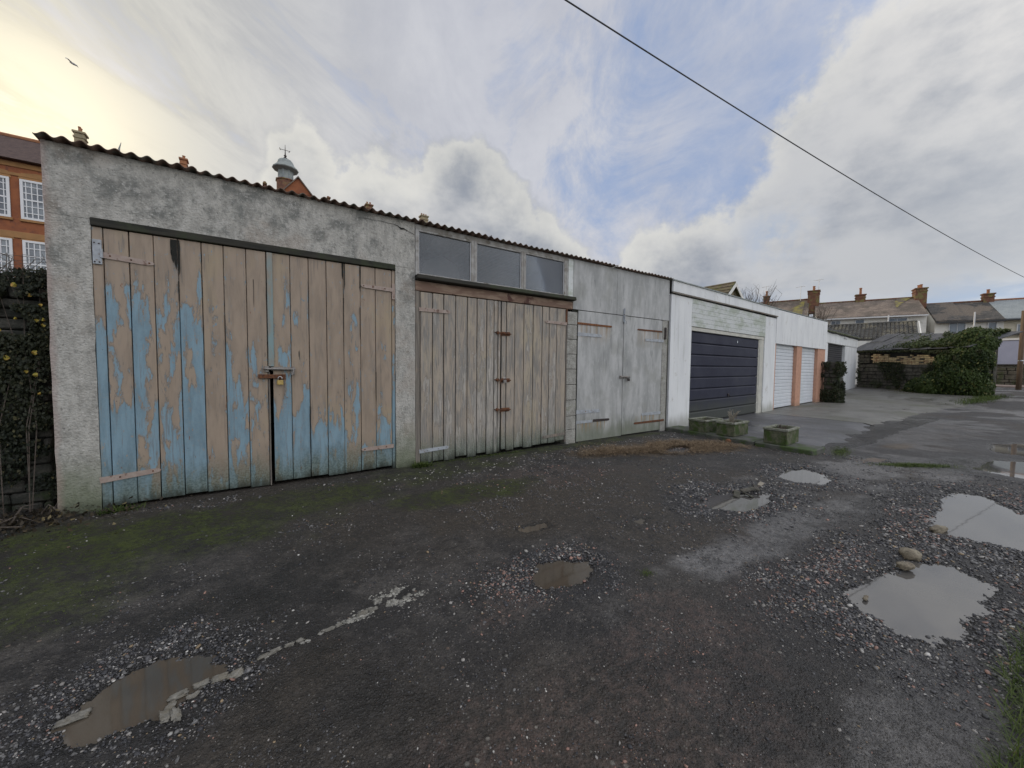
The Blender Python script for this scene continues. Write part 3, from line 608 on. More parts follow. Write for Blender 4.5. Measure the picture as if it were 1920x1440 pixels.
# denser heaps close to the reddish pothole
def heap(cx, cy, rx, ry, n, s, redw, name='gravel'):
    a = rng.normal(0, 1, (n, 2)); x = cx+a[:, 0]*rx; y = cy+a[:, 1]*ry
    ins = np.ones(n, bool)
    for P in PUD.values(): ins &= sdpoly(x, y, P) > -.07
    return x[ins], y[ins], np.clip(np.exp(rng.normal(math.log(s*.72), .4, n))[ins], .003, .02), np.full(ins.sum(), redw)
hp = [heap(1.35, -3.08, .16, .13, 900, .0075, 1.), heap(1.75, -2.92, .22, .07, 700, .0075, .25), heap(2.0, -3.0, .10, .10, 250, .0075, .5), heap(3.45, -4.12, .28, .06, 700, .009, .8), heap(2.75, -4.45, .14, .16, 800, .009, .2), heap(3.2, -4.90, .42, .05, 700, .008, .3),
      heap(4.75, -4.35, .16, .12, 500, .010, 1.), heap(6.7, -4.7, .4, .12, 500, .012, .8), heap(-.35, -2.62, .28, .07, 600, .0065, .0), heap(-.75, -2.78, .12, .12, 400, .0065, 0.), heap(-.1, -2.85, .10, .10, 350, .0065, 0), heap(5.95, -1.3, .26, .13, 500, .011, 0.), heap(4.0, -3.35, .4, .05, 400, .008, .7), heap(4.55, -4.75, .12, .2, 500, .009, 0.)]
hx, hy, hs, hr = [np.concatenate([h_[i] for h_ in hp]) for i in range(4)]
pebbles('gravel_heap', hx, hy, hs, stonecols(len(hx), hr), kind='stuff', label='reddish and black stones heaped round the edges of the potholes')
# pale chips litter at the door foot
n = 260; lx = rng.uniform(1.2, 7., n); ly = -.25-np.abs(rng.normal(0, .35, n))
pebbles('litter_chips', lx, ly, rng.uniform(.006, .018, n), rng.uniform(.25, .6, (n, 1))*np.array([[1., .95, .85]]), flat=.25, kind='stuff', label='pale chips and dead leaf scraps along the foot of the doors')

def rock(name, x, y, sx, sy, sz_, m, rot=0., seed=0, label=None, cat='stone', group=None, sub=3, zoff=0., tilt=0., rough=.22):
    import bmesh
    bm = bmesh.new(); bmesh.ops.create_icosphere(bm, subdivisions=sub, radius=1)
    V = np.array([v.co[:] for v in bm.verts]); F = np.array([[q.index for q in f.verts] for f in bm.faces]); bm.free()
    r = 1+(fbm(V[:, 0]*1.3+seed*3.1, V[:, 1]*1.3+V[:, 2]*1.7, 1.4, 3, seed)-.5)*2*rough*1.6+(fbm(V[:, 0]*4+seed, V[:, 1]*4+V[:, 2]*3, 1.5, 3, seed+5)-.5)*rough*.7
    V = np.sign(V)*np.abs(V)**(.55 if rough > .25 else .8)*r[:, None]
    V *= np.array([sx, sy, sz_]); V[:, 2] += V[:, 0]*tilt
    c, s = math.cos(rot), math.sin(rot); V = np.stack([V[:, 0]*c-V[:, 1]*s, V[:, 0]*s+V[:, 1]*c, V[:, 2]], 1)
    o = npmesh(name, V, F, m, smooth=False); o.location = (x, y, max(gz(x, y), -.014)+zoff)
    solo(o, label, cat, group); return o
mat('pale_rubble', (.27, .255, .22), (.16, .15, .125), 26., .9, bmp=.8, bd=.008, cc=(.20, .18, .14), ccs=18., ccl=.52, cch=.66, fine=.3)
mat('brown_rock', (.17, .14, .10), (.27, .235, .17), 14., .85, bmp=.8, bd=.01, cc=(.09, .08, .05), ccs=9., fine=.4)
rock('rock', 4.10, -4.40, .085, .06, .035, g['brown_rock'], .3, 1, 'large brown lump of broken tarmac on the far rim of the nearest big puddle', zoff=.012)
rock('rock', 3.80, -4.425, .06, .04, .022, g['brown_rock'], -.3, 2, 'low greenish brown lump half in the nearest big puddle beside the larger lump', zoff=.03)
rock('rock', 3.10, -4.38, .035, .012, .008, g['brown_rock'], .1, 3, 'thin dark stone breaking the water near the left edge of the nearest big puddle', zoff=.012)
rock('rock', 4.95, -4.43, .10, .035, .03, g['brown_rock'], -.2, 4, 'dark pointed rock at the left corner of the second big puddle', zoff=.02)
# the broken line of pale concrete across the ground
frag = [(-.275,-2.965,.045,.022),(-.20,-2.95,.04,.02),(-.13,-2.965,.045,.022),(-.075,-2.975,.04,.028),(-.30,-3.03,.02,.035),(-.27,-3.085,.018,.045),(-.305,-3.075,.018,.04),(-.225,-3.01,.025,.015),
        (-.60,-2.875,.055,.028),(.035,-2.915,.028,.014),(.075,-2.905,.03,.014),(.14,-2.90,.028,.012),(.185,-2.89,.022,.013),(.32,-2.885,.035,.012),(.37,-2.88,.02,.010),(.50,-2.85,.04,.015),(.555,-2.845,.03,.014)]
for i, (x, y, a, b_) in enumerate(frag):
    lab = {0: 'left of the three pale concrete pieces in a row by the brown puddle', 1: 'middle of the three pale concrete pieces by the small brown puddle', 2: 'pale concrete piece just left of the largest block by the small brown puddle', 4: 'upright pale concrete sliver left of the long one below the brown puddle', 6: 'leaning pale concrete sliver at the foot of the brown puddle', 7: 'tiny pale concrete crumb between the slivers and the three pieces', 9: 'pale concrete fragment next right after the largest block', 13: 'pale fragment just before the crumbled pale patch', 14: 'smaller pale fragment touching the crumbled pale patch',
        3: 'largest pale concrete block at the right end of the small brown puddle', 8: 'pale concrete slab at the left end of the small brown puddle', 5: 'long upright pale sliver of concrete below the small brown puddle'}.get(i, 'small pale concrete fragment in the broken line across the dark ground')
    rock('concrete_fragment', x, y, a*random.uniform(.72, .95), b_*random.uniform(.8, 1.1), .007, g['pale_rubble'], .15+random.uniform(-.2, .2) if a > b_ else random.uniform(-.2, .2), 20+i, lab, 'concrete', 'broken pale concrete line', sub=3, zoff=.002, rough=.42)
n = 3600; t_ = rng.random(n); a = rng.normal(0, 1, (n, 2)); cl = rng.random(n)
cx_ = np.where(cl < .66, .70+a[:, 0]*.095, .02+t_*.70); cy_ = np.where(cl < .62, -2.80+a[:, 1]*.042+a[:, 0]*.012, -2.915+(cx_-.02)*.11+a[:, 1]*.012)
kk = fbm(cx_, cy_, 15., 4, 77) > np.where(cl < .62, .47, .58); cx_, cy_ = cx_[kk], cy_[kk]; n = len(cx_)
pebbles('pale_crumbs', cx_, cy_, np.clip(np.exp(rng.normal(math.log(.0062), .45, n)), .002, .018), rng.uniform(.15, .40, (n, 1))*np.array([[1, .96, .84]]), zoff=-.1, flat=.35, kind='stuff', label='crumbled pale concrete patch in the dark ground')
# slates and scraps in the middle pothole
for i, (x, y, a, b_, r_) in enumerate([(4.45,-2.98,.10,.03,.4),(4.62,-3.02,.09,.03,-.3),(4.75,-3.05,.07,.025,.6),(4.52,-3.06,.06,.02,1.2),(4.9,-3.03,.05,.02,.1)]):
    mb_ = MB(); mb_.obox((0, 0, 0), (a*math.cos(r_), a*math.sin(r_), .008), (-b_*math.sin(r_), b_*math.cos(r_), .006), (0, 0, .006), .002)
    o = mb_.build('stone_flake', g['drystone_far'] if i < 4 else g['twig_pale']); o.location = (x, y, gz(x, y)+.025+.006*i)
    solo(o, ['flat grey slate flake leaning in the back of the pothole right of the moss', 'second slate flake lying right of the leaning one in the pothole', 'short slate flake at the right of the pile in the pothole', 'smallest flake on the slate pile in the pothole', 'pale wood chip right of the slate pile in the pothole'][i], 'slate' if i < 4 else 'wood chip', 'scraps in the middle pothole' if i < 4 else None)

# grass and straw blades
def blades(name, x, y, L, W, cols, lie=.3, z0=None, parent=None, **props):
    n = len(x); z = terrain(x.copy(), y.copy()) if z0 is None else z0
    th = rng.uniform(0, 2*PI, n); up = np.clip(rng.normal(1-lie, .25, n), .05, 1.); hz = np.sqrt(1-up**2)
    dr_ = np.stack([np.cos(th)*hz, np.sin(th)*hz, up], 1); sd_ = np.stack([-np.sin(th), np.cos(th), np.zeros(n)], 1)
    b0 = np.stack([x, y, z-.003], 1); mid = b0+dr_*L[:, None]*.55; dr2 = dr_*np.array([1.5, 1.5, .7]); tip = mid+dr2*L[:, None]*.45
    V = np.stack([b0-sd_*W[:, None]/2, b0+sd_*W[:, None]/2, mid+sd_*W[:, None]*.4, tip, mid-sd_*W[:, None]*.4], 1).reshape(-1, 3)
    k = 5*np.arange(n)[:, None]; F4 = k+np.array([[0, 1, 2, 4]]); F3 = k+np.array([[4, 2, 3, 3]])
    F = np.concatenate([np.stack([F4[:, 0], F4[:, 1], F4[:, 2]], 1), np.stack([F4[:, 0], F4[:, 2], F4[:, 3]], 1), F3[:, :3]])
    return npmesh(name, V, F, LEAF if 'straw' not in name else STRAW, parent=parent, colors=np.repeat(cols, 5, 0), **props)
def greens(n, a=(.05, .085, .02), b_=(.13, .17, .04)):
    t = rng.random((n, 1)); return np.array(a)*(1-t)+np.array(b_)*t
def scatter(n, cx, cy, rx, ry, rot=0.):
    a = rng.normal(0, .5, (n, 2)); c, s = math.cos(rot), math.sin(rot); u, v = a[:, 0]*rx, a[:, 1]*ry
    return cx+u*c-v*s, cy+u*s+v*c
n = 90000; x = rng.uniform(-1.9, 5.5, n); y = rng.uniform(-2.2, -.04, n); mm = masks(x, y)[1]; k = (rng.random(n) < mm**1.5*.8) & (fbm(x, y, 11., 3, 88) > .46); x, y = x[k], y[k]; n = len(x)
mc = np.clip(fbm(x, y, 2.5, 3, 89)*1.8-.4, 0, 1)[:, None]
blades('moss', x, y, rng.uniform(.006, .020, n), rng.uniform(.003, .006, n), np.array([.030, .042, .010])*(1-mc)+np.array([.10, .135, .022])*mc, .6, kind='stuff', label='low dark green moss spreading over the ground below the garage doors')
# verge at bottom right of the picture
n = 26000; x = rng.uniform(1.9, 5.5, n); y = -4.90-rng.uniform(0, 1.2, n); k = y < -4.995+.10*fbm(x, y, 5., 3, 301)+.03*np.clip(2.6-x, 0, .6)
x, y = x[k], y[k]; y = y+.0
k = ~((x > 3.6)); x, y = x[k], y[k]
blades('verge_grass', x, y, rng.uniform(.03, .12, len(x)), rng.uniform(.0025, .005, len(x)), greens(len(x)), .35, kind='stuff', label='green grass verge at the near right edge of the lane')
for (cx, cy, rx, ry, rot, n, L, nm, lab) in [(8.0, -3.78, .50, .10, -.6, 2600, .05, 'grass_tuft', 'green grass strip growing in the lane between two thin puddles'),
        (8.25, -2.85, .5, .12, .2, 900, .05, 'grass_tuft', 'short grass beside the end of the mossy kerb slab'),
        (2.2, -3.47, .05, .04, 0, 160, .025, 'moss_tuft', 'single tiny green tuft alone in the bare dirt'),
        (1.9, -.10, .12, .05, 0, 420, .09, 'weed', 'small bright green weed at the foot of the pier between the two wooden doors'),
        (-1.05, -.12, .16, .05, 0, 320, .07, 'weed', 'small green weed at the foot of the left pier'),
        (3.0, -.05, 1.1, .03, 0, 700, .045, 'weed_row', 'thin line of weeds along the bottom of the beige planked doors'),
        (25.6, -2.8, 2.2, .4, -.15, 2600, .16, 'grass_verge', 'rough green grass at the foot of the ivy covered hedge'),
        (28.0, -.6, 1.6, 1.1, .9, 1500, .12, 'dry_grass', 'dry brownish grass before the stone wall of the shed'),
        (20.6, -4.9, 1.5, .35, 0, 1200, .10, 'grass_edge', 'green grass at the far right edge of the lane')]:
    x, y = scatter(n, cx, cy, rx, ry, rot)
    if nm in ('weed', 'weed_row'): y = np.minimum(y, -.035)
    blades(nm, x, y, rng.uniform(.4, 1.2, n)*L, rng.uniform(.05, .10, n)*L+.001, greens(n) if nm != 'dry_grass' else greens(n, (.16, .13, .06), (.12, .13, .04)), .4, kind='stuff', label=lab)
n = 14000; x1, y1 = scatter(n, 6.15, -1.15, 1.15, .42, -.35); x2, y2 = scatter(n//9, 4.9, -.8, .7, .22, -.2); x, y = np.concatenate([x1, x2]), np.concatenate([y1, y2])
k = (np.hypot((x-5.95)/.42, (y+1.3)/.2) > .8) & (x < 7.35) & (y < -.05) & (fbm(x, y, 3., 3, 311) > .42); x, y = x[k], y[k]
t = rng.random((len(x), 1)); cc_ = np.array([.31, .235, .15])*(1-t)+np.array([.11, .075, .05])*t
x = np.concatenate([x, x+.03]); y = np.concatenate([y, y-.02]); cc_ = np.concatenate([cc_, cc_*1.15]); zst = terrain(x.copy(), y.copy())+rng.uniform(0, .045, len(x))
blades('straw_litter', x, y, rng.uniform(.03, .11, len(x)), rng.uniform(.003, .007, len(x)), cc_, .93, z0=zst, kind='stuff', label='matted dead brown straw in front of the grey garage doors')

# ================================================================ GARAGE ROW
TOPZ = 3.285
def corrugated(parent, x0, x1, y0=-.075, y1=5.6, z=TOPZ+.012, fall=.10, pitch=.107, amp=.015, name='roof_sheet', m=None):
    n = 10; xs = np.arange(x0, x1+1e-6, pitch/n); ph_ = rng.uniform(0, .2)
    yj = y0+rng.uniform(-.012, .012)
    w = amp*np.cos(2*PI*xs/pitch); V = []
    for y, zz in ((yj, z), ((y0+y1)/2, z-fall/2), (y1, z-fall)):
        for t in (0, -.007): V += [(x, y, zz+w_+t) for x, w_ in zip(xs, w)]
    k = len(xs); F = []
    A = lambda r, i: r*k+i
    for i in range(k-1):
        F += [(A(0, i), A(0, i+1), A(2, i+1), A(2, i)), (A(2, i), A(2, i+1), A(4, i+1), A(4, i)), (A(1, i+1), A(1, i), A(3, i), A(3, i+1)), (A(3, i+1), A(3, i), A(5, i), A(5, i+1)), (A(1, i), A(1, i+1), A(0, i+1), A(0, i))]
    return npmesh(name, V, F, m or g['corrugated'], parent=parent)
def noisy_wall(mb_, x0, x1, z0, z1, y0, y1, step=.13, seed=0, amp=.004, edge=.008):
    """front face with slight unevenness, plus sides and back"""
    nx_, nz_ = max(2, int((x1-x0)/step)), max(2, int((z1-z0)/step))
    xs = np.linspace(x0, x1, nx_+1); zs = np.linspace(z0, z1, nz_+1); X_, Z_ = np.meshgrid(xs, zs, indexing='ij')
    Y_ = y0+(fbm(X_+seed, Z_, 4., 4, seed)-.5)*2*amp
    ex = (fbm(X_*0+seed, Z_, 9., 4, seed+3)-.5)*2*edge
    Xn = X_+np.where(X_ == xs[0], ex, 0)+np.where(X_ == xs[-1], ex, 0)
    V = list(zip(Xn.ravel(), Y_.ravel(), Z_.ravel())); b0 = len(V)
    I = np.arange(len(V)).reshape(nx_+1, nz_+1)
    F = [(I[i, j], I[i+1, j], I[i+1, j+1], I[i, j+1]) for i in range(nx_) for j in range(nz_)]
    V += [(p[0], y1, p[2]) for p in V]
    loop = [I[i, 0] for i in range(nx_+1)]+[I[nx_, j] for j in range(1, nz_+1)]+[I[i, nz_] for i in range(nx_-1, -1, -1)]+[I[0, j] for j in range(nz_-1, 0, -1)]
    for a, b_ in zip(loop, loop[1:]+loop[:1]): F.append((b_, a, a+b0, b_+b0))
    F.append(tuple(int(q)+b0 for q in loop[::-1]))
    mb_.add(V, [tuple(int(q) for q in f) for f in F])
def planks(leaf, edges, z0, z1, yf, m, thick=.024, gap=.0035, jz=.03, cham=.004):
    for i, (a, b_) in enumerate(zip(edges[:-1], edges[1:])):
        yy = yf+random.uniform(-.003, .003); zz = z0+random.uniform(0, jz)
        mb_ = MB(); dx0, dx1 = random.uniform(0, .002), random.uniform(0, .002)
        mb_.obox(((a+b_)/2, yy+thick/2, (zz+z1)/2), ((b_-a)/2-gap/2-dx0, 0, 0), (0, thick/2, 0), (random.uniform(-.002, .002), 0, (z1-zz)/2), cham)
        mb_.build('plank', m, leaf)
def strap(parent, x0, x1, z0, z1, h, m, y=-.005, end=.05, bolts=3, name='hinge', t=.006, bm_=None):
    """strap hinge lying on the boards from x0,z0 to x1,z1 with bolt heads and a tapered rounded end"""
    d_ = Vector((x1-x0, 0, z1-z0)); L = d_.length; d_.normalize(); u_ = Vector((-d_.z, 0, d_.x))
    if d_.x < 0: u_ = -u_
    P = Vector((x0, y, z0)); mb_ = MB()
    pts = [P-u_*h/2, P+d_*(L-end)-u_*h/2*.85, P+d_*(L-end*.3)-u_*h/2*.55, P+d_*L, P+d_*(L-end*.3)+u_*h/2*.55, P+d_*(L-end)+u_*h/2*.85, P+u_*h/2]
    mb_.prism(pts, (0, -t, 0))
    hg = mb_.build(name, m, parent)
    return hg
def boltheads(parent, pts, m, r=.008, y=-.012):
    for x, z in pts:
        mb_ = MB(); mb_.add([(x+r*math.cos(k*PI/3), y, z+r*math.sin(k*PI/3)) for k in range(6)]+[(x+r*1.1*math.cos(k*PI/3), y+.006, z+r*1.1*math.sin(k*PI/3)) for k in range(6)], [tuple(range(6))]+[(k, k+6, (k+1) % 6+6, (k+1) % 6) for k in range(6)])
        mb_.build('bolt_head', m, parent)

# ---------------- garage 1
G1 = thing('rendered_garage', (.2, 0, 0), 'tall grey rendered garage at the near end with peeling beige and blue plank doors', 'garage', 'row of lock-up garages')
mb_ = MB()
noisy_wall(mb_, -1.435, -1.160, -.06, 2.675, 0., .22, seed=1, edge=.007)
mb_.build('left_pier', g['render'], G1)
mb_ = MB(); noisy_wall(mb_, 1.588, 1.852, -.06, 2.675, 0., .22, seed=4, edge=.005); mb_.build('right_pier', g['render'], G1)
mb_ = MB(); noisy_wall(mb_, -1.435, 1.852, 2.678, TOPZ, 0., .22, seed=1, edge=.006); mb_.build('front_wall', g['render'], G1)
mb_ = MB(); mb_.box(-1.43, -1.25, .222, 5.5, -.05, TOPZ-.02); mb_.box(1.75, 1.86, .222, 5.5, -.05, TOPZ-.02); mb_.box(-1.249, 1.749, 5.38, 5.5, -.05, TOPZ-.12); mb_.build('side_wall', g['render'], G1)
mb_ = MB(); mb_.box(-1.245, 1.745, .3, 5.37, -.01, .012); mb_.build('garage_floor', g['interior'], G1)
MB().obox((.213, .045, 2.655), (1.372, 0, 0), (0, .065, 0), (0, 0, .036), .006).build('lintel', g['wood_dark'], G1)
for a, b_, e_ in ((-1.455, -.42, .004), (-.40, .70, 0.), (.71, 1.852, .004)): corrugated(G1, a, b_+.03, z=TOPZ+.015+e_)
fr = MB(); fr.box(-1.157, -1.088, -.004+.01, .10, .02, 2.617, .004); fr.build('door_frame', P1, G1)
fr = MB(); fr.box(1.545, 1.585, .012, .10, .02, 2.617, .004); fr.build('door_frame', P1, G1)
E1 = [-1.084, -0.945, -0.765, -0.575, -0.387, -0.197, -0.014, 0.172]; E2 = [0.235, 0.393, 0.58, 0.768, 0.961, 1.155, 1.334, 1.44, 1.541]
E1 = [-1.084, -.915, -.745, -.565, -.385, -.205, -.014, .168]; E2 = [.214, .393, .58, .768, .955, 1.15, 1.334, 1.541]
def leaf(parent, x0, x1, z0, z1, y, m):
    o = bpy.data.objects.new('door_leaf', None); COL.objects.link(o); o.parent = parent; ORIGIN[o.name] = ORIGIN[parent.name]; o.empty_display_size = .1
    for z in (z0+.28, (z0+z1)/2, z1-.25): MB().box(x0+.02, x1-.02, y+.026, y+.06, z-.06, z+.06, .003).build('ledge', m, o)
    return o
DL = leaf(G1, -1.08, .165, .04, 2.61, .004, g['wood_grey']); DR = leaf(G1, .22, 1.54, .04, 2.61, .004, g['wood_grey'])
planks(DL, E1, .028, 2.612, .004, P1); planks(DR, E2, .035, 2.612, .006, P1)
MB().box(.172, .226, -.014, .012, 1.362, 2.608, .004).build('cover_strip', newmat('strip')[0], G1)
m, b = MATS['strip'], MATS['strip'].node_tree.nodes['Principled BSDF']; TREE = m.node_tree; p = geo_pos()
_in(b, 'Base Color', mixc(ss(noise(vmul(p, (1, 1, .2)), 14., 5., .6), .4, .65), (.235, .335, .34), (.30, .26, .21))); b.inputs['Roughness'].default_value = .6
MB().box(.170, .184, -.006, .03, .03, 1.30, .002).build('edge_strip', g['wood_grey'], G1)
h1 = strap(DL, -1.135, -.738, 2.372, 2.338, .055, g['hinge_painted'], y=-.004); boltheads(DL, [(-1.04, 2.365), (-.90, 2.352), (-.775, 2.341)], g['rust'])
mb_ = MB(); mb_.box(-1.152, -1.092, -.012, -.001, 2.28, 2.50, .003); mb_.tube([(-1.094, -.014, 2.34), (-1.094, -.014, 2.42)], .011, 8); mb_.build('hinge_plate', g['hinge_grey'], DL); boltheads(DL, [(-1.138, 2.47), (-1.108, 2.465), (-1.138, 2.30), (-1.108, 2.30)], g['iron_dark'], r=.006, y=-.017)
h2 = strap(DL, -1.165, -.738, .298, .340, .055, g['hinge_painted'], y=-.004); boltheads(DL, [(-1.03, .312), (-.80, .335)], g['rust'])
strap(DR, 1.556, 1.155, 2.362, 2.372, .05, g['hinge_painted'], y=-.003); boltheads(DR, [(1.45, 2.366), (1.30, 2.37), (1.19, 2.372)], g['rust'])
mb_ = MB(); mb_.box(1.540, 1.580, -.010, .006, 2.24, 2.44, .003); mb_.build('hinge_plate', g['hinge_painted'], DR)
strap(DR, 1.556, 1.145, .325, .318, .052, g['hinge_painted'], y=-.003); boltheads(DR, [(1.46, .323), (1.19, .319)], g['rust'])
def slivers(parent, pts, m='mortar_dark'):
    for x, z0_, z1_, w in pts:
        mb_ = MB(); jx = [random.uniform(-.3, .3)*w for _ in range(6)]; n_ = 5
        L_ = [(x-w/2+jx[k]*.6, 0, z1_+(z0_-z1_)*k/n_) for k in range(n_)]; R_ = [(x+w/2+jx[k+1]*.6, 0, z1_+(z0_-z1_)*k/n_) for k in range(n_)]
        mb_.prism([(p_[0], -.0006, p_[2]) for p_ in L_]+[(x, -.0006, z0_)]+[(p_[0], -.0006, p_[2]) for p_ in R_[::-1]], (0, -.003, 0)); mb_.build('rotten_crack', g[m], parent)
slivers(DL, [(-.600, 2.37, 2.60, .020), (-.578, 2.31, 2.60, .022), (-.556, 2.26, 2.60, .014), (-.566, 1.98, 2.2, .008), (-.615, 2.44, 2.60, .009), (-.205, 1.3, 1.9, .005), (.05, 2.0, 2.3, .004)])
slivers(DR, [(.945, 2.42, 2.61, .012), (.968, 2.30, 2.61, .010), (1.15, 2.28, 2.61, .014), (1.145, 1.7, 2.1, .006), (.955, 1.75, 2.2, .006), (1.335, .9, 1.3, .005), (.575, .3, .9, .006)])
# cracked render
mb_ = MB(); cp = [(1.13, 3.190), (1.22, 3.202), (1.31, 3.200), (1.40, 3.208), (1.48, 3.202), (1.56, 3.205), (1.62, 3.193), (1.66, 3.168), (1.70, 3.175), (1.76, 3.150), (1.845, 3.125)]
ww = [.0012, .0016, .0016, .0018, .002, .0022, .003, .012, .008, .003, .002]
for i in range(len(cp)-1):
    (a, c1), (b_, c2) = cp[i], cp[i+1]; w1, w2 = ww[i], ww[i+1]
    mb_.add([(a, -.0068, c1-w1), (b_, -.0068, c2-w2), (b_, -.0068, c2+w2), (a, -.0068, c1+w1)], [(0, 1, 2, 3)])
mb_.build('crack', g['mortar_dark'], G1)
# sliding bolt, hasp and padlocks
mb_ = MB(); mb_.tube([(.125, -.030, 1.338), (.43, -.030, 1.334)], .012, 10); mb_.tube([(.41, -.032, 1.336), (.412, -.045, 1.31), (.395, -.05, 1.265)], .009, 8)
bo = mb_.build('sliding_bolt', g['iron_grey'], G1)
mb_ = MB(); mb_.box(.135, .175, -.020, -.004, 1.300, 1.366, .003); mb_.box(.195, .40, -.018, -.005, 1.318, 1.356, .003); mb_.box(.385, .425, -.020, -.004, 1.27, 1.362, .003); mb_.build('bolt_plate', g['iron_grey'], G1)
mb_ = MB(); mb_.obox((.185, -.026, 1.253), (.105, 0, -.002), (0, .004, 0), (.0004, 0, .022), .003); hs = mb_.build('hasp', g['rust'], G1)
mb_ = MB(); mb_.box(.075, .112, -.034, -.006, 1.232, 1.276, .003); mb_.build('hasp_hinge', g['rust'], G1); mb_ = MB(); mb_.box(.27, .335, -.014, -.004, 1.215, 1.275, .003); mb_.build('staple_plate', g['rust'], G1)
mb_ = MB(); mb_.tube([(.325, -.014, 1.20), (.327, -.02, 1.10), (.327, -.02, 1.03), (.345, -.022, 1.008), (.355, -.022, 1.02)], .006, 6); mb_.build('cabin_hook', g['iron_grey'], G1)
def padlock(x, y, z, w, m, label, hgt_=None):
    t = thing('padlock', (x, y, z), label, 'padlock'); h_ = hgt_ or w*.85
    MB().box(x-w/2, x+w/2, y-w*.22, y+w*.22, z-h_, z, w*.08).build('padlock_body', m, t)
    pts = [(x-w*.3, y, z-.004), (x-w*.3, y, z+w*.35)]+[(x-w*.3*math.cos(a), y, z+w*.35+w*.3*math.sin(a)) for a in np.linspace(.3, PI-.3, 7)]+[(x+w*.3, y, z+w*.35), (x+w*.3, y, z-.004)]
    MB().tube(pts, w*.08, 8).build('shackle', g['steel'], t, smooth=True)
    return t
padlock(.278, -.045, 1.210, .062, g['brass'], 'shiny brass padlock hanging from the rusty hasp on the blue and beige doors')

# ---------------- garage 2
G2 = thing('timber_fronted_garage', (3.2, 0, 0), 'middle garage with a three pane window strip over beige plank doors', 'garage', 'row of lock-up garages')
corrugated(G2, 1.855, 3.0, z=TOPZ+.020); corrugated(G2, 3.0, 4.02, z=TOPZ+.012); corrugated(G2, 4.02, 4.72, z=TOPZ+.018)
mb_ = MB(); mb_.box(4.60, 4.72, .2, 5.5, -.05, 3.20); mb_.box(1.862, 4.599, 5.38, 5.5, -.05, 3.15); mb_.build('side_wall', g['block'], G2)
MB().box(1.87, 4.59, .3, 5.37, -.01, .012).build('garage_floor', g['interior'], G2)
# window strip
wf = MB(); wf.box(1.855, 4.72, .01, .09, 3.215, 3.278, .004); wf.build('window_head', g['window_frame'], G2)
def sash(x0, x1, px0, px1):
    f = MB(); f.box(x0, px0, -.005, .06, 2.60, 3.213, .004); f.box(px1, x1, -.005, .06, 2.60, 3.213, .004); f.box(px0+.001, px1-.001, .0, .055, 3.185, 3.212, .003); f.box(px0+.001, px1-.001, .0, .055, 2.60, 2.632, .003)
    o = f.build('window', g['window_frame'], G2)
    MB().box(px0-.004, px1+.004, .022, .027, 2.627, 3.19).build('pane', g['glass_dusty'], o)
    q = MB(); q.box(px0, px0+.008, .008, .021, 2.633, 3.184, .001); q.box(px1-.008, px1, .008, .021, 2.633, 3.184, .001); q.build('putty', g['upvc'], o)
sash(1.858, 2.745, 1.905, 2.698); sash(2.748, 3.640, 2.792, 3.598); sash(3.643, 4.56, 3.688, 4.505)
MB().box(4.563, 4.60, -.002, .07, 2.60, 3.213, .004).build('window_post', g['window_frame'], G2)
MB().obox((3.285, .0, 2.563), (1.435, 0, 0), (0, .095, -.008), (0, .004, .030), .008).build('window_sill', g['wood_dark'], G2)
MB().box(1.856, 4.712, -.008, .10, 2.395, 2.528, .006).build('lintel', g['lintel_flaking'], G2)
mb_ = MB(); mb_.box(1.856, 1.918, -.002, .10, .02, 2.392, .005); mb_.build('door_frame', g['wood_grey'], G2)
E3 = [1.922, 2.101, 2.27, 2.452, 2.642, 2.803, 2.969, 3.10, 3.170, 3.225]; E4 = [3.238, 3.328, 3.49, 3.665, 3.854, 4.044, 4.195, 4.361, 4.575]
A3 = leaf(G2, 1.925, 3.225, .03, 2.385, .0, g['wood_grey']); A4 = leaf(G2, 3.24, 4.57, .05, 2.385, .0, g['wood_grey'])
planks(A3, E3, .02, 2.385, .0, P2, gap=.010, jz=.05, cham=.006); planks(A4, E4, .05, 2.385, .002, P2, gap=.010, jz=.05, cham=.006)
MB().box(4.578, 4.598, .0, .08, .06, 2.39, .002).build('door_frame', g['wood_grey'], G2)
MB().box(4.555, 4.592, -.010, -.001, 2.13, 2.385, .002).build('hinge_plate', g['rust'], G2)
for lf, a, b_, za, zb, mt in ((A3, 1.905, 2.37, 2.148, 2.146, 'hinge_painted'), (A3, 1.905, 2.345, .205, .222, 'hinge_grey'), (A4, 4.575, 4.10, 2.135, 2.14, 'hinge_painted'), (A4, 4.56, 4.06, .215, .19, 'wood_grey')):
    strap(lf, a, b_, za, zb, .052, g[mt], y=-.006, end=.03); s_ = 1 if b_ > a else -1
    boltheads(lf, [(a+s_*.12, za-.001), (a+s_*.28, (za+zb)/2), (b_-s_*.04, zb)], g['rust'], r=.007)
for z, pl in ((1.895, 0), (1.172, 1), (.71, 0)):
    mb_ = MB(); mb_.tube([(3.10, -.024, z+.008), (3.40, -.024, z-.004)], .009, 8); mb_.box(3.225, 3.39, -.014, -.002, z-.032, z+.026, .003); mb_.box(3.14, 3.175, -.03, -.004, z-.02, z+.028, .003); mb_.tube([(3.20, -.024, z+.004), (3.195, -.045, z-.03), (3.2, -.04, z-.05)], .006, 6)
    mb_.build('sliding_bolt', g['rust'], G2)
padlock(3.275, -.045, 1.175, .055, g['iron_grey'], 'dull padlock on the middle bolt of the beige plank doors')
# pale board leaning inside behind the first pane
mb_ = MB(); mb_.prism([(1.98, .50, 2.0), (3.0, .62, 2.0), (2.78, .62, 2.98), (2.50, .58, 3.08), (2.2, .55, 2.96)], (0, .02, 0)); solo(mb_.build('leaning_board', g['board_pale']), 'pale board standing inside behind the left pane of the window strip', 'board')

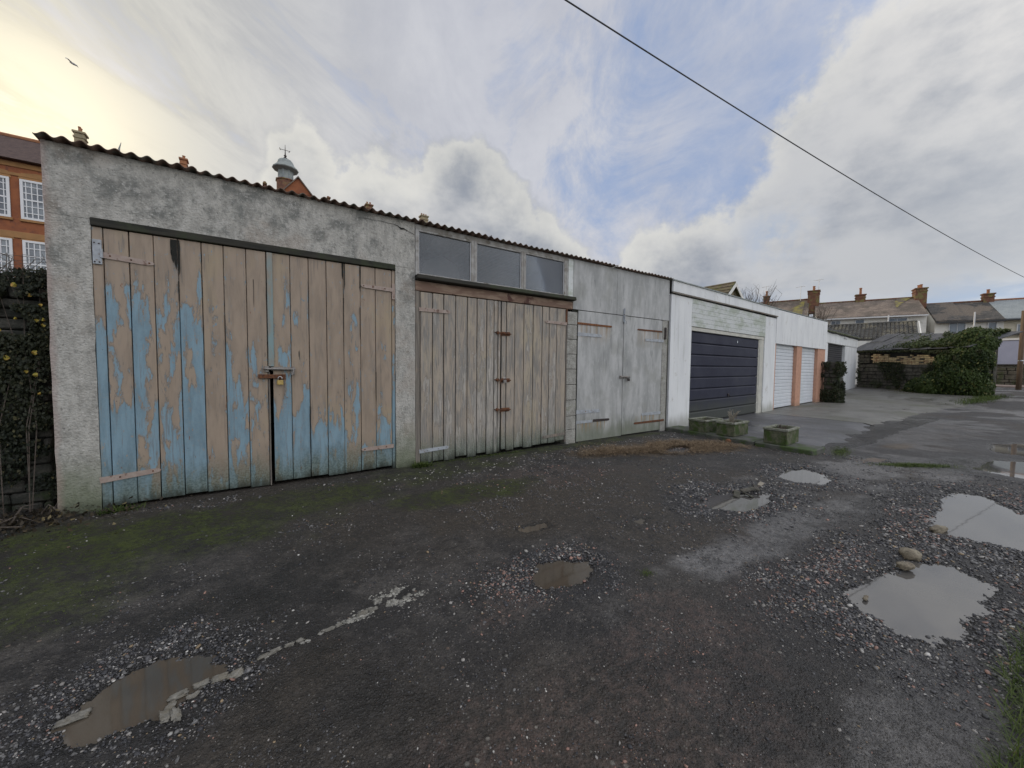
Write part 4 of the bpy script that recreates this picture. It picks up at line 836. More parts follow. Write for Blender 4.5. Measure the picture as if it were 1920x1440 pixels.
# ---------------- garage 3
G3 = thing('sheet_fronted_garage', (6.1, 0, 0), 'garage with plain weathered grey sheet doors stained by rusty hinge straps', 'garage', 'row of lock-up garages')
corrugated(G3, 4.72, 5.8, z=TOPZ+.016); corrugated(G3, 5.8, 6.75, z=TOPZ+.012); corrugated(G3, 6.75, 7.60, z=TOPZ+.020)
mb_ = MB(); mb_.box(7.42, 7.575, .2, 5.5, -.05, 3.24); mb_.box(4.722, 7.418, 5.38, 5.5, -.05, 3.15); mb_.build('side_wall', g['block'], G3)
z = -.04
for i, t_z in enumerate([.27, .51, .797, 1.073, 1.348, 1.612, 1.874, 2.13, 2.36]):
    mb_ = MB(); mb_.box(4.604+random.uniform(-.004, .004), 4.838+random.uniform(-.004, .004), random.uniform(-.004, .004), .19, z, t_z-.006, .008); mb_.build('concrete_block', g['block'], G3); z = t_z
MB().box(4.61, 4.83, .012, .18, -.03, 2.35).build('mortar', g['mortar_dark'], G3)
MB().box(4.605, 4.72, -.002, .10, 2.53, 3.26, .004).build('fascia_strip', g['white_board'], G3)
for a, b_ in ((4.724, 5.872), (5.876, 7.55)): MB().box(a, b_, .0, .02, 2.405, TOPZ-.01, .002).build('front_panel', g['grey_sheet'], G3)
MB().box(4.724, 7.55, .022, .12, 2.36, TOPZ-.03).build('front_backing', g['wood_dark'], G3)
mb_ = MB(); mb_.box(7.34, 7.52, .0, .10, .0, 2.398, .005); mb_.build('door_post', g['block'], G3); MB().box(7.524, 7.572, .012, .19, -.03, TOPZ-.02, .006).build('corner_post', g['wood_dark'], G3)
mb_ = MB(); mb_.box(4.862, 6.078, .004, .035, .028, 2.394, .003); S1 = mb_.build('door_leaf', g['grey_sheet'], G3)
mb_ = MB(); mb_.box(6.094, 7.335, .006, .037, .04, 2.394, .003); S2 = mb_.build('door_leaf', g['grey_sheet'], G3)
mb_ = MB(); mb_.box(4.842, 4.858, .01, .06, .0, 2.39, .002); mb_.build('door_frame', g['wood_dark'], G3)
for lf, a, b_, z, mt, h_ in ((S1, 4.84, 5.74, 2.165, 'rust_bright', .04), (S1, 4.845, 5.47, 1.975, 'hinge_grey', .062), (S1, 4.845, 5.46, .572, 'hinge_grey', .066), (S1, 4.845, 5.26, .385, 'hinge_grey', .052), (S1, 5.28, 5.72, .388, 'iron_dark', .05),
    (S2, 7.32, 6.50, 2.155, 'rust', .035), (S2, 7.38, 6.75, 1.96, 'hinge_grey', .06), (S2, 7.34, 6.70, .415, 'hinge_grey', .062), (S2, 7.47, 6.46, .243, 'rust', .045)):
    strap(lf, a, b_, z, z-.006 if b_ > a else z, h_, g[mt], y=.001 if lf is S1 else .003, end=.02)
mb_ = MB(); mb_.box(7.40, 7.445, -.03, -.002, 2.0, 2.25, .004); mb_.build('hinge_pin', g['iron_dark'], G3)
mb_ = MB(); mb_.box(6.055, 6.105, -.014, -.003, 2.27, 2.52, .003); mb_.tube([(6.08, -.02, 2.24), (6.08, -.02, 2.54)], .010, 8); mb_.tube([(6.08, -.02, 2.30), (6.11, -.04, 2.29), (6.12, -.04, 2.24)], .007, 6); mb_.build('top_bolt', g['hinge_grey'], G3)
mb_ = MB(); mb_.box(5.99, 6.07, -.014, .002, 1.165, 1.225, .003); mb_.tube([(5.99, -.025, 1.20), (6.27, -.025, 1.195)], .010, 8); mb_.box(6.10, 6.30, -.012, .004, 1.17, 1.215, .003); mb_.build('hasp', g['iron_grey'], G3)
padlock(6.205, -.045, 1.165, .06, g['iron_dark'], 'black padlock on the grey sheet doors')

# ---------------- white garages, set on a line turned a little
ANG = math.radians(4.4); WD = Vector((math.cos(ANG), math.sin(ANG), 0)); WN = Vector((-math.sin(ANG), math.cos(ANG), 0)); W0 = Vector((8.54, .06, 0))
def wp(s, t, z): return W0+WD*s+WN*t+Vector((0, 0, z))
def wbox(mb_, s0, s1, t0, t1, z0, z1, c=0.): return mb_.obox(wp((s0+s1)/2, (t0+t1)/2, (z0+z1)/2), WD*(s1-s0)/2, WN*(t1-t0)/2, Vector((0, 0, (z1-z0)/2)), c)
def wb(name, parent, m, *a): mb_ = MB(); wbox(mb_, *a); return mb_.build(name, m, parent)
G4 = thing('white_garage', wp(2, 0, 0), 'flat roofed white garage with a wide dark blue up and over door', 'garage', 'row of lock-up garages')
WP, WB_ = g['white_paint'], g['white_board']
wb('pier', G4, WP, -.93, .0, 0, .30, -.05, 2.995, .006); wb('pier', G4, WP, 4.62, 5.545, 0, .30, -.05, 2.995, .006)
fa = MB()
zt0, zt1, zb0, zb1 = 3.27, 3.29, 3.04, 3.07
fa.prism([wp(-.955, -.05, zb0), wp(5.56, -.05, zb1), wp(5.56, -.05, zt1), wp(-.955, -.05, zt0)], WN*.04); fa.build('fascia', WP, G4)
fa = MB(); fa.prism([wp(-.97, -.075, zt0+.001), wp(5.57, -.075, zt1+.001), wp(5.57, -.075, zt1+.022), wp(-.97, -.075, zt0+.022)], WN*5.4); fa.build('roof', g['lead'], G4)
fa = MB(); fa.prism([wp(-.95, -.045, zb0-.028), wp(5.545, -.045, zb1-.028), wp(5.545, -.045, zb1-.003), wp(-.95, -.045, zb0-.003)], WN*.04); fa.build('fascia_shadow_strip', g['wood_grey'], G4)
for k in range(6):
    zc = 2.357+(3.0-2.357)*(k+.5)/6
    mb_ = MB(); mb_.obox(wp(2.31, .012, zc), WD*2.305, WN*.011+Vector((0, 0, 0)), Vector((0, 0, (3.0-2.357)/12-.003))+WN*-.004, .004); mb_.build('board', WB_, G4)
wb('board_backing', G4, g['wood_grey'], .01, 4.61, .035, .10, 2.36, 2.99)
wb('door_head', G4, g['cream_frame'], .003, 4.617, .02, .12, 2.262, 2.352, .006); wb('door_jamb', G4, g['cream_frame'], 4.32, 4.614, .03, .12, 0.0, 2.26, .006); wb('door_jamb', G4, g['cream_frame'], 4.26, 4.318, .045, .12, 0.0, 2.26, .006)
wb('side_wall', G4, WP, -.93, -.80, .301, 5.2, -.05, 3.2); wb('side_wall', G4, WP, 5.43, 5.54, .301, 5.2, -.05, 3.2); wb('back_wall', G4, WP, -.79, 5.42, 5.1, 5.2, -.05, 3.2)
D4 = wb('garage_door', G4, g['blue_door'], .004, 4.256, .105, .115, .03, 2.258)
nb = 8
for k in range(nb):
    z0_, z1_ = .035+(2.222)*k/nb, .035+(2.222)*(k+1)/nb
    mb_ = MB(); mb_.prism([wp(.004, .075, z0_+.012), wp(.004, .060, z0_+.03), wp(.004, .060, z1_-.03), wp(.004, .075, z1_-.004), wp(.004, .104, z1_-.004), wp(.004, .104, z0_+.012)], WD*4.25); mb_.build('door_panel', g['blue_door'], D4)
mb_ = MB(); mb_.lathe([(.03, -.006), (.03, .006)], (0, 0, 0), 10); 
mb_ = MB(); wbox(mb_, 2.20, 2.26, .035, .058, .62, .70, .006); mb_.tube([wp(2.23, .03, .66), wp(2.23, .012, .66), wp(2.23, .012, .60)], .008, 6); mb_.build('door_handle', g['iron_dark'], D4)
mb_ = MB(); wbox(mb_, 2.70, 2.74, .05, .058, 2.09, 2.15, .002); mb_.build('badge', g['steel'], D4)

G5 = thing('white_double_garage', wp(8.5, 0, 0), 'white garage with two narrow white doors between peach pink piers', 'garage', 'row of lock-up garages')
fa = MB(); fa.prism([wp(5.55, -.01, 2.205), wp(11.56, -.01, 2.205), wp(11.56, -.01, 3.345), wp(5.55, -.01, 3.29)], WN*.25); fa.build('front_wall', WP, G5)
PE = g['peach_paint']
wb('pier', G5, PE, 5.548, 5.68, .02, .28, -.05, 2.203, .006); wb('pier', G5, PE, 7.82, 8.40, .02, .28, -.05, 2.203, .006); wb('pier', G5, PE, 10.46, 11.53, .02, .28, -.05, 2.203, .006)
wb('side_wall', G5, WP, 11.43, 11.55, .281, 5.2, -.05, 3.2); wb('back_wall', G5, WP, 5.56, 11.42, 5.1, 5.2, -.05, 3.2)
fa = MB(); fa.prism([wp(5.57, -.02, 3.312), wp(11.58, -.02, 3.367), wp(11.58, -.02, 3.385), wp(5.57, -.02, 3.33)], WN*5.25); fa.build('roof', g['lead'], G5)
for s0, s1, lab in ((5.683, 7.817, None), (8.403, 10.457, None)):
    dd = wb('garage_door', G5, g['white_door'], s0, s1, .155, .165, .05, 2.20)
    for k in range(18):
        z0_, z1_ = .055+2.12*k/18, .055+2.12*(k+1)/18
        mb_ = MB(); mb_.prism([wp(s0+.005, .135, z0_), wp(s0+.005, .125, z0_+.012), wp(s0+.005, .125, z1_-.025), wp(s0+.005, .145, z1_-.004), wp(s0+.005, .154, z1_-.004), wp(s0+.005, .154, z0_)], WD*(s1-s0-.01)); mb_.build('door_panel', g['white_door'], dd)
    mb_ = MB(); wbox(mb_, s0+.05, s0+.13, .10, .123, .86, .94, .006); mb_.tube([wp(s0+.09, .10, .9), wp(s0+.09, .07, .9), wp(s0+.14, .07, .89)], .012, 6); mb_.build('door_handle', g['iron_dark'], dd)
    wb('threshold', G5, g['mortar_dark'], s0, s1, .13, .2, -.02, .049)

# ---------------- last garage with a roller shutter
A5 = math.radians(5.2); RD = Vector((math.cos(A5), math.sin(A5), 0)); RN = Vector((-math.sin(A5), math.cos(A5), 0)); R0 = Vector((21.7, 1.58, 0))
def rp(s, t, z): return R0+RD*s+RN*t+Vector((0, 0, z))
def rb(name, parent, m, s0, s1, t0, t1, z0, z1, c=0.): mb_ = MB(); mb_.obox(rp((s0+s1)/2, (t0+t1)/2, (z0+z1)/2), RD*(s1-s0)/2, RN*(t1-t0)/2, Vector((0, 0, (z1-z0)/2)), c); return mb_.build(name, m, parent)
G6 = thing('shuttered_garage', rp(3, 0, .1), 'shabby white garage at the far end with a black roller shutter', 'garage', 'row of lock-up garages')
rb('pier', G6, WP, .0, 1.02, 0, .3, -.05, 2.62, .02); rb('pier', G6, WP, 4.75, 7.7, 0, .3, .0, 2.62, .02); rb('front_beam', G6, WP, .0, 3.9, -.02, .28, 2.625, 3.13, .02); rb('front_beam', G6, WP, 3.93, 7.75, -.02, .28, 2.625, 3.11, .02)
rb('side_wall', G6, WP, 7.5, 7.69, .301, 5, .0, 3.0); rb('side_wall', G6, WP, .0, .15, .301, 5, .0, 3.0); rb('back_wall', G6, WP, .16, 7.49, 4.85, 5, .0, 3.0)
rs = rb('roller_shutter', G6, g['roller'], 1.022, 4.748, .16, .17, .05, 2.62)
for k in range(24):
    z0_, z1_ = .10+2.51*k/24, .10+2.51*(k+1)/24
    mb_ = MB(); mb_.prism([rp(1.03, .158, z0_), rp(1.03, .130, z0_+.02), rp(1.03, .130, z1_-.025), rp(1.03, .158, z1_-.004)], RD*3.71); mb_.build('slat', g['roller'], rs)
mb_ = MB()
for k in range(26): mb_.lathe([(.13, -.0), (.13, .0)], rp(0, 0, 0), 3) if False else mb_.tube([rp(.15+k*.3, -.10, 3.19+.02*math.sin(k)), rp(.15+k*.3, 4.9, 3.10)], .085, 8)
mb_.build('corrugated_roof', g['roller'], G6); ob = rb('gutter', G6, g['mossy_stone'], -.02, 7.8, -.14, -.03, 3.132, 3.20, .02)
mb_ = MB(); mb_.tube([rp(4.2, -.05, 3.05), rp(4.3, -.10, 2.98)], .05, 6); mb_.build('vent_pipe', g['upvc'], G6)

# ================================================================ PLANTERS, KERB, STUB WALL
for i, (y0, y1, x0, x1, zt, lab) in enumerate([(-.93, -.02, 7.52, 8.02, .085, 'mossy kerb slab nearest the white pillar'), (-1.83, -.95, 7.47, 8.00, .080, 'middle mossy kerb slab under the joined pair of planters'), (-2.72, -1.85, 7.44, 7.99, .082, 'last kerb slab with a broken wet end under the single planter')]):
    mb_ = MB(); mb_.obox(((x0+x1)/2, (y0+y1)/2, zt/2-.02), ((x1-x0)/2, .004*(-1)**i, 0), (0, (y1-y0)/2, 0), (0, 0, zt/2+.02), .014)
    solo(mb_.build('kerb_slab', g['slab']), lab, 'kerb slab', 'kerb slabs beside the drive')
def planter(x, y, rz, sx, sy, h_, label, plant):
    t = thing('planter', (x, y, .084), label, 'planter', 'stone planters on the kerb')
    def P(px, py, z): return Vector((x+px*math.cos(rz)-py*math.sin(rz), y+px*math.sin(rz)+py*math.cos(rz), .084+z))
    def pb(mb_, a0, a1, b0, b1, z0, z1, c=.008, tp=0.):
        cx, cy = (a0+a1)/2, (b0+b1)/2; o = P(cx, cy, (z0+z1)/2); e = P(cx+(a1-a0)/2, cy, (z0+z1)/2)-o; f = P(cx, cy+(b1-b0)/2, (z0+z1)/2)-o
        mb_.obox(o, e, f, Vector((0, 0, (z1-z0)/2)), c)
    mb_ = MB(); w = .035
    pb(mb_, -sx/2, sx/2, -sy/2, -sy/2+w, 0, h_-.041); pb(mb_, -sx/2, sx/2, sy/2-w, sy/2, 0, h_-.041); pb(mb_, -sx/2, -sx/2+w, -sy/2+w, sy/2-w, 0, h_-.041); pb(mb_, sx/2-w, sx/2, -sy/2+w, sy/2-w, 0, h_-.041)
    pb(mb_, -sx/2+w, sx/2-w, -sy/2+w, sy/2-w, 0, .03); mb_.build('trough', g['planter_stone'], t)
    mb_ = MB(); e = .014; pb(mb_, -sx/2-e, sx/2+e, -sy/2-e, -sy/2+w, h_-.04, h_, .008); pb(mb_, -sx/2-e, sx/2+e, sy/2-w, sy/2+e, h_-.04, h_, .008); pb(mb_, -sx/2-e, -sx/2+w, -sy/2+w, sy/2-w, h_-.04, h_, .004); pb(mb_, sx/2-w, sx/2+e, -sy/2+w, sy/2-w, h_-.04, h_, .004); mb_.build('rim', g['planter_rim'], t)
    mb_ = MB(); pb(mb_, -sx/2+w, sx/2-w, -sy/2+w, sy/2-w, .03, h_-.05, 0.); mb_.build('soil', g['soil'], t)
    if plant:
        tw = MB(); r = random.Random(int(x*100+y*10)); n, hh, sp, m = plant
        for k in range(n):
            a = r.uniform(0, 2*PI); q = P(r.uniform(-.1, .1)*sx, r.uniform(-.15, .15)*sy, h_-.06); hk = hh*r.uniform(.5, 1.15); dd = Vector((math.cos(a), math.sin(a), 0))*sp*r.uniform(.3, 1)
            pts = [q, q+Vector((0, 0, hk*.5))+dd*.25, q+Vector((0, 0, hk*.9))+dd*.65, q+Vector((0, 0, hk))+dd]
            tw.tube(pts, [.007, .005, .004, .002], 5)
            if r.random() < .6: s2 = pts[1]; tw.tube([s2, s2+Vector((r.uniform(-.06, .06), r.uniform(-.06, .06), hk*.3))], [.004, .0015], 4)
        tw.build('dead_stems', g[m], t)
        nn = n*8; gx_ = x+rng.uniform(-.36, .36, nn)*sx; gy_ = y+rng.uniform(-.3, .3, nn)*sy
        blades('low_growth', gx_, gy_, rng.uniform(.02, .06, nn), rng.uniform(.003, .008, nn), greens(nn, (.05, .06, .02), (.12, .11, .05)), .5, z0=np.full(nn, .084+h_-.055), parent=t)
    return t
planter(7.86, -.72, -.04, .60, .36, .255, 'mossy stone planter nearest the blue garage door, half behind another', (6, .06, .05, 'twig'))
planter(7.86, -1.26, .03, .58, .34, .27, 'mossy stone planter holding a tall tuft of dead pale stems', (22, .26, .17, 'twig_pale'))
planter(7.80, -2.13, .06, .58, .36, .275, 'mossy stone planter standing alone near the end of the kerb', (12, .10, .08, 'twig'))
o = rock('ball', 7.40, -1.42, .045, .045, .04, g['rust_bright'], 0, 41, 'small red brick lump at the foot of the kerb under the planters', 'brick', zoff=.02)
# dark stub wall by the peach pier
def stonewall(parent, u0, ud, un, length, z0, zfun, mats, course=.12, lw=.26, depth=.3, seed=1, jit=.02, cap=300, gap=.012):
    r = random.Random(seed); z = z0; k = 0; rest = MB(); ud = Vector(ud).normalized(); un = Vector(un).normalized()
    while True:
        hgt_ = course*r.uniform(.7, 1.35); s = -r.uniform(0, lw)
        any_ = False
        while s < length:
            w = lw*r.uniform(.55, 1.6); s0, s1 = max(s, 0), min(s+w, length); s += w
            if s1-s0 < .04: continue
            top_ = zfun((s0+s1)/2)
            if z+hgt_*.5 > top_: continue
            any_ = True; j = r.uniform(-jit, jit)
            o = Vector(u0)+ud*(s0+s1)/2+un*(depth/2+j)+Vector((0, 0, z+hgt_/2))
            mb_ = MB() if k < cap else rest
            mb_.obox(o-Vector((0, 0, Vector(u0).z)), ud*((s1-s0)/2-gap/2)+un*r.uniform(-.01, .01), un*depth/2, Vector((0, 0, hgt_/2-gap/2))+ud*r.uniform(-.008, .008), min(.014, hgt_*.12))
            if k < cap:
                ob = mb_.build('stone', mats, parent)
            k += 1
        z += hgt_
        if not any_: break
    if rest.v: rest.build('stone', mats, parent, kind='stuff')
    return k
SW = thing('stub_wall', (19.78, .6, 0), 'short dark stone stub wall jutting out beside the last peach pier', 'wall')
stonewall(SW, (19.62, .32, 0), (0, 1, 0), (1, 0, 0), .56, -.05, lambda s: 1.62, g['drystone'], .16, .3, .42, 3, .03)
MB().box(19.68, 19.98, .36, .86, -.05, 1.58).build('wall_core', g['mortar_dark'], SW)
STUB = True

# ================================================================ FOLIAGE HELPERS
def leafcloud(name, P, Nn, size, cols, parent=None, droop=.3, **props):
    n = len(P); up = np.array([0, 0, 1.])
    nn = Nn+rng.normal(0, .55, (n, 3)); nn /= np.linalg.norm(nn, axis=1, keepdims=True)
    a = np.cross(nn, up+rng.normal(0, .4, (n, 3))); a /= np.linalg.norm(a, axis=1, keepdims=True)+1e-9; b_ = np.cross(nn, a)
    s = size*rng.uniform(.6, 1.3, n)[:, None]
    V = np.stack([P-b_*s, P+a*s*.62-nn*s*droop*.5, P+b_*s, P-a*s*.62-nn*s*droop*.5], 1).reshape(-1, 3)
    k = 4*np.arange(n)[:, None]; F = np.concatenate([k+np.array([[0, 1, 2]]), k+np.array([[0, 2, 3]])])
    return npmesh(name, V, F, LEAF, parent=parent, colors=np.repeat(cols, 4, 0), **props)
def blobpts(ells, n, rough=.12, seed=1, fr=1.5, hole=.36):
    out = []; nor = []; areas = np.array([e[1][0]*e[1][1]+e[1][1]*e[1][2]+e[1][0]*e[1][2] for e in ells]); areas = areas/areas.sum()
    for (c, r), a in zip(ells, areas):
        m_ = int(n*a); v = rng.normal(0, 1, (m_, 3)); v /= np.linalg.norm(v, axis=1, keepdims=True)
        p_ = np.array(c)+v*np.array(r)
        dsp = (fbm(p_[:, 0]+p_[:, 2]*.7, p_[:, 1]+p_[:, 2]*.9, fr, 4, seed)-.5)*4*rough+rng.normal(0, .045, m_)-np.abs(rng.normal(0, .05, m_))
        p_ = np.array(c)+v*np.array(r)*(1+dsp[:, None])
        kp = fbm(p_[:, 0]*1.3-p_[:, 2], p_[:, 1]+p_[:, 2], fr*2.2, 3, seed+9) > hole
        for c2, r2 in ells:
            if (c2, r2) != (c, r): kp &= (((p_-np.array(c2))/np.array(r2))**2).sum(1) > .78
        out.append(p_[kp]); nor.append(v[kp])
    return np.concatenate(out), np.concatenate(nor)
def leafcols(P, a, b_, c, seed=2, fr=1.6):
    n = len(P); t = np.clip(fbm(P[:, 0]+P[:, 2], P[:, 1]-P[:, 2]*.6, fr, 4, seed)*1.6-.3+rng.normal(0, .18, n), 0, 1)[:, None]
    cc = np.array(a)*(1-t)+np.array(b_)*t; k = rng.random(n) < .06; cc[k] = np.array(c)*rng.uniform(.6, 1.2, (k.sum(), 1)); return cc
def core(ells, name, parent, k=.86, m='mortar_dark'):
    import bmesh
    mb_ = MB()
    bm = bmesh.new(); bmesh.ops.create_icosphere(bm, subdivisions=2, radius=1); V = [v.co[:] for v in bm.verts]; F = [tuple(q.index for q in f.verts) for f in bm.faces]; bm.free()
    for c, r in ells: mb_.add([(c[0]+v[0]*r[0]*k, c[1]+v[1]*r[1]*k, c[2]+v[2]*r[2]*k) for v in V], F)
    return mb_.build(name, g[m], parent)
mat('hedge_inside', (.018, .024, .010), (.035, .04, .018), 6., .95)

n = 3200; x = 19.58-np.abs(rng.normal(0, .04, n)); y = rng.uniform(.27, .93, n); z = rng.uniform(0, 1.68, n); sd_n = rng.random(n) < .35; x = np.where(sd_n, rng.uniform(19.6, 20.05, n), x); y = np.where(sd_n, .29-np.abs(rng.normal(0, .03, n)), y); k = fbm(y*2+x, z, 3., 4, 431) > .44
P_ = np.stack([x, y, z], 1)[k]; SI = thing('ivy', (19.6, .5, .8), 'dark ivy clinging to the short stub wall beside the last peach pier', 'ivy')
leafcloud('foliage', P_, np.tile([-1., -.3, .2], (len(P_), 1)), .035, leafcols(P_, (.015, .022, .010), (.04, .05, .02), (.10, .08, .05)), parent=SI, kind='stuff')
# ---------------- near left wall with ivy
LW = thing('stone_wall', (-2.6, .5, 0), 'dark mossy dry stone wall at the far left beside the rendered pier', 'wall')
stonewall(LW, (-4.6, .36, 0), (1, 0, 0), (0, 1, 0), 3.04, -.05, lambda s: 2.02+.05*math.sin(s*3), g['drystone'], .115, .24, .35, 5, .028)
MB().box(-4.6, -1.58, .44, .76, -.05, 1.98).build('wall_core', g['mortar_dark'], LW)
n = 52000; x = rng.uniform(-3.2, -1.50, n); z = 2.16-np.abs(rng.normal(0, .40, n)); z = np.where(rng.random(n) < .55, rng.uniform(.1, 2.1, n), z)
k = (fbm(x, z, 3.5, 4, 401) > .42+.06*(z < 1.2)) & (z > 0); x, z = x[k], z[k]; y = .34-np.abs(rng.normal(.03, .05, len(x)))+.35*rng.random(len(x))*(z > 2.0)
P_ = np.stack([x, y, z+.10*fbm(x, x*0, 6., 3, 402)*(z > 1.9)], 1); N_ = np.tile([0, -1., .4], (len(x), 1))
IV = thing('ivy', (-2.2, .3, 1.9), 'small leaved ivy with a few yellow leaves hanging over the left stone wall', 'ivy')
leafcloud('foliage', P_, N_, .016, leafcols(P_, (.012, .018, .009), (.045, .050, .024), (.12, .11, .05)), parent=IV, kind='stuff')
yl = [(-1.61, 1.98), (-1.70, 1.77), (-1.58, 1.76), (-1.535, 1.77), (-1.54, 1.72), (-1.76, 1.42), (-1.60, 1.47), (-1.655, 1.30), (-1.60, 1.27), (-1.58, 1.10), (-1.80, 1.66), (-1.55, 1.90), (-1.70, 2.06)]
for i, (x, z) in enumerate(yl):
    s = random.uniform(.012, .022); a = random.uniform(0, PI); mb_ = MB(); pts = []
    for k in range(8):
        t_ = 2*PI*k/8; rr = s*(1+.25*math.cos(t_)); pts.append((x+rr*math.cos(t_+a)*.9, .24+.012*math.sin(2*t_), z+rr*math.sin(t_+a)))
    c0 = (x, .235, z); mb_.add(pts+[c0], [(k, (k+1) % 8, 8) for k in range(8)]); mb_.build('yellow_leaf', LEAF if False else g.get('yellow') or mat('yellow', (.40, .36, .06), (.42, .24, .05), 30., .6, bmp=.1), IV)
tw = MB(); r = random.Random(5)
for k in range(34):
    p0 = Vector((r.uniform(-2.6, -1.45), r.uniform(-.25, .2), r.uniform(0, .1))); d_ = Vector((r.uniform(-.8, .5), r.uniform(-.5, .1), r.uniform(-.05, .55))); L = r.uniform(.25, .9)
    tw.tube([p0, p0+d_*L*.5+Vector((0, 0, .06)), p0+d_*L], [.006, .004, .002], 5)
for k in range(5):
    x = r.uniform(-1.9, -1.5); tw.tube([(x, .2, 0), (x+r.uniform(-.05, .05), .25, .8), (x+r.uniform(-.1, .1), .3, 1.5), (x+r.uniform(-.1, .1), .3, 2.15)], [.004, .004, .003, .002], 5)
solo(tw.build('bramble_stems', g['twig']), 'tangle of dead bramble stems at the foot of the left stone wall', 'brambles')
n = 1500; x, y = scatter(n, -1.9, -.1, .9, .35); k = y < .3; x, y = x[k], y[k]
P_ = np.stack([x, y, terrain(x.copy(), y.copy())+np.abs(rng.normal(0, .05, len(x)))], 1)
leafcloud('dead_leaves', P_, np.tile([0, 0, 1.], (len(x), 1)), .020, leafcols(P_, (.03, .025, .018), (.08, .06, .035), (.25, .2, .10)), kind='stuff', label='dark dead leaves and scraps under the brambles at the left')
tw = MB()
for k in range(14):
    p0 = Vector((-1.62-r.uniform(0, .25), .35, 2.15)); tw.tube([p0, p0+Vector((r.uniform(-.12, .16), 0, r.uniform(.05, .22))), p0+Vector((r.uniform(-.25, .3), 0, r.uniform(.06, .30)))], [.004, .003, .0015], 4)
solo(tw.build('bare_twigs', g['twig']), 'thin bare twigs sticking up from the ivy by the left pier', 'twigs')

# ================================================================ SHED, HEDGE AND STONE WALL ON THE RIGHT
SA = Vector((30.9, 2.6, .0)); SB = Vector((27.45, -1.92, 0)); SU = (SB-SA).normalized(); SN = Vector((SU.y, -SU.x, 0))
if SN.dot(Vector((-1, 0, 0))) < 0: SN = -SN      # towards the camera
SL = (SB-SA).length
SH = thing('lean_to_shed', (SA+SB)/2, 'low stone shed with a lean-to roof of dark felt sheets and a buff brick band', 'shed')
def sp(s, t, z): return SA+SU*s-SN*t+Vector((0, 0, z))      # t goes back from the wall face
stonewall(SH, sp(0, 0, 0), SU, -SN, SL, .05, lambda s: 1.80-.045*s, g['drystone_far'], .20, .42, .35, 8, .03, gap=.02)
mb_ = MB(); mb_.obox(sp(SL/2, .25, 1.2), SU*SL/2, SN*.16, Vector((0, 0, 1.22))); mb_.build('wall_core', g['mortar_dark'], SH)
stonewall(SH, sp(0, -.005, 1.75), SU, -SN, .86, 1.75, lambda s: 2.42, g['drystone_far'], .16, .34, .34, 18, .02, gap=.02)
nbk = 0
for c_ in range(6):
    s = .95+(.13 if c_ % 2 else 0)
    while s < 5.5:
        w = .245 if random.random() < .7 else .13
        z = 1.85+c_*.088-.045*s
        if not (c_ > 3 and 1.9 < s < 2.5) and not (c_ == 5 and random.random() < .5) and not (c_ < 1 and s < 2.6 and random.random() < .6):
            mb_ = MB(); mb_.obox(sp(s+w/2, .05+random.uniform(-.012, .006), z), SU*(w/2-.008), SN*.06, Vector((0, 0, .036)), .006); mb_.build('brick', g['brick_buff'] if random.random() < .93 else g['brick_dark'], SH)
        s += w
# lean-to roof in sheets
def rfp(s, t): # t 0 at the eaves, 1 at the ridge
    return sp(s, -.25+t*1.95, 2.50-.01*s+t*(.98-.045*s))
for r_ in range(2):
    for k in range(7):
        s0, s1 = k*.95+.2*r_-.3, (k+1)*.95+.2*r_-.32; t0, t1 = (.0, .52) if r_ == 0 else (.50, 1.0); dz_ = .0 if r_ == 0 else .03
        s0 += .03*random.random(); a, b_, c_, d_ = rfp(s0, t0), rfp(s1-.03, t0), rfp(s1, t1), rfp(s0, t1); up = Vector((0, 0, dz_+random.uniform(0, .05)))
        mb_ = MB(); mb_.prism([a+up, b_+up, c_+up, d_+up], (0, 0, -.035)); mb_.build('roof_panel', g['felt'], SH)
for s_ in (0, SL-.3):
    mb_ = MB(); mb_.prism([sp(s_, .1, 0), sp(s_, 1.6, 0), sp(s_, 1.6, 3.2-.05*s_), sp(s_, .1, 2.4)], SU*.25); mb_.build('side_wall', g['drystone_far'], SH)
mb_ = MB(); mb_.obox(sp(SL/2, 1.58, 1.45), SU*SL/2, SN*.08, Vector((0, 0, 1.42))); mb_.build('back_wall', g['drystone_far'], SH)
# ivy and hedge
def el3(s, t, z, a, b_, c): q = sp(s, t, z); return (tuple(q), (a, b_, c))
HE = thing('ivy_hedge', sp(6.2, -.3, 0), 'big ivy covered hedge swallowing the right end of the shed', 'hedge')
ells = [el3(5.75, .05, .95, .80, .85, 1.1), el3(4.95, -.15, .55, .85, .8, .75), el3(4.0, -.05, .42, .8, .6, .55), el3(5.9, .25, 1.9, .72, .72, .85), el3(5.4, .15, 1.7, .6, .7, .7), el3(5.6, .75, 2.75, .80, .75, .60), el3(4.8, .8, 2.7, .75, .7, .32), el3(6.1, .5, 2.6, .48, .5, .5), el3(6.0, .25, .6, .6, .65, .7), el3(4.1, .9, 2.7, .6, .5, .2)]
P_, N_ = blobpts(ells, 60000, .10, 3, 1.5, .33)
z_ok = P_[:, 2] > .12; P_, N_ = P_[z_ok], N_[z_ok]
leafcloud('foliage', P_, N_, .055, leafcols(P_, (.022, .042, .012), (.085, .125, .030), (.20, .20, .06)), parent=HE, kind='stuff')
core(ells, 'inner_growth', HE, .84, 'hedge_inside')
IV2 = thing('ivy', sp(2.5, -.1, 2.3), 'dark ivy fringe along the eaves of the low shed above the buff bricks', 'ivy')
n = 12000; s = rng.uniform(-.2, 6.6, n); t = rng.random(n); zz = 2.50-np.abs(rng.normal(0, .032+.03*(s > 4.2), n))-.03*s; k = fbm(s, zz, 2.2, 4, 411) > .38; s, zz = s[k], zz[k]
P_ = np.array([tuple(sp(a, -.02-abs(random.gauss(0, .10)), b_)) for a, b_ in zip(s, zz)])
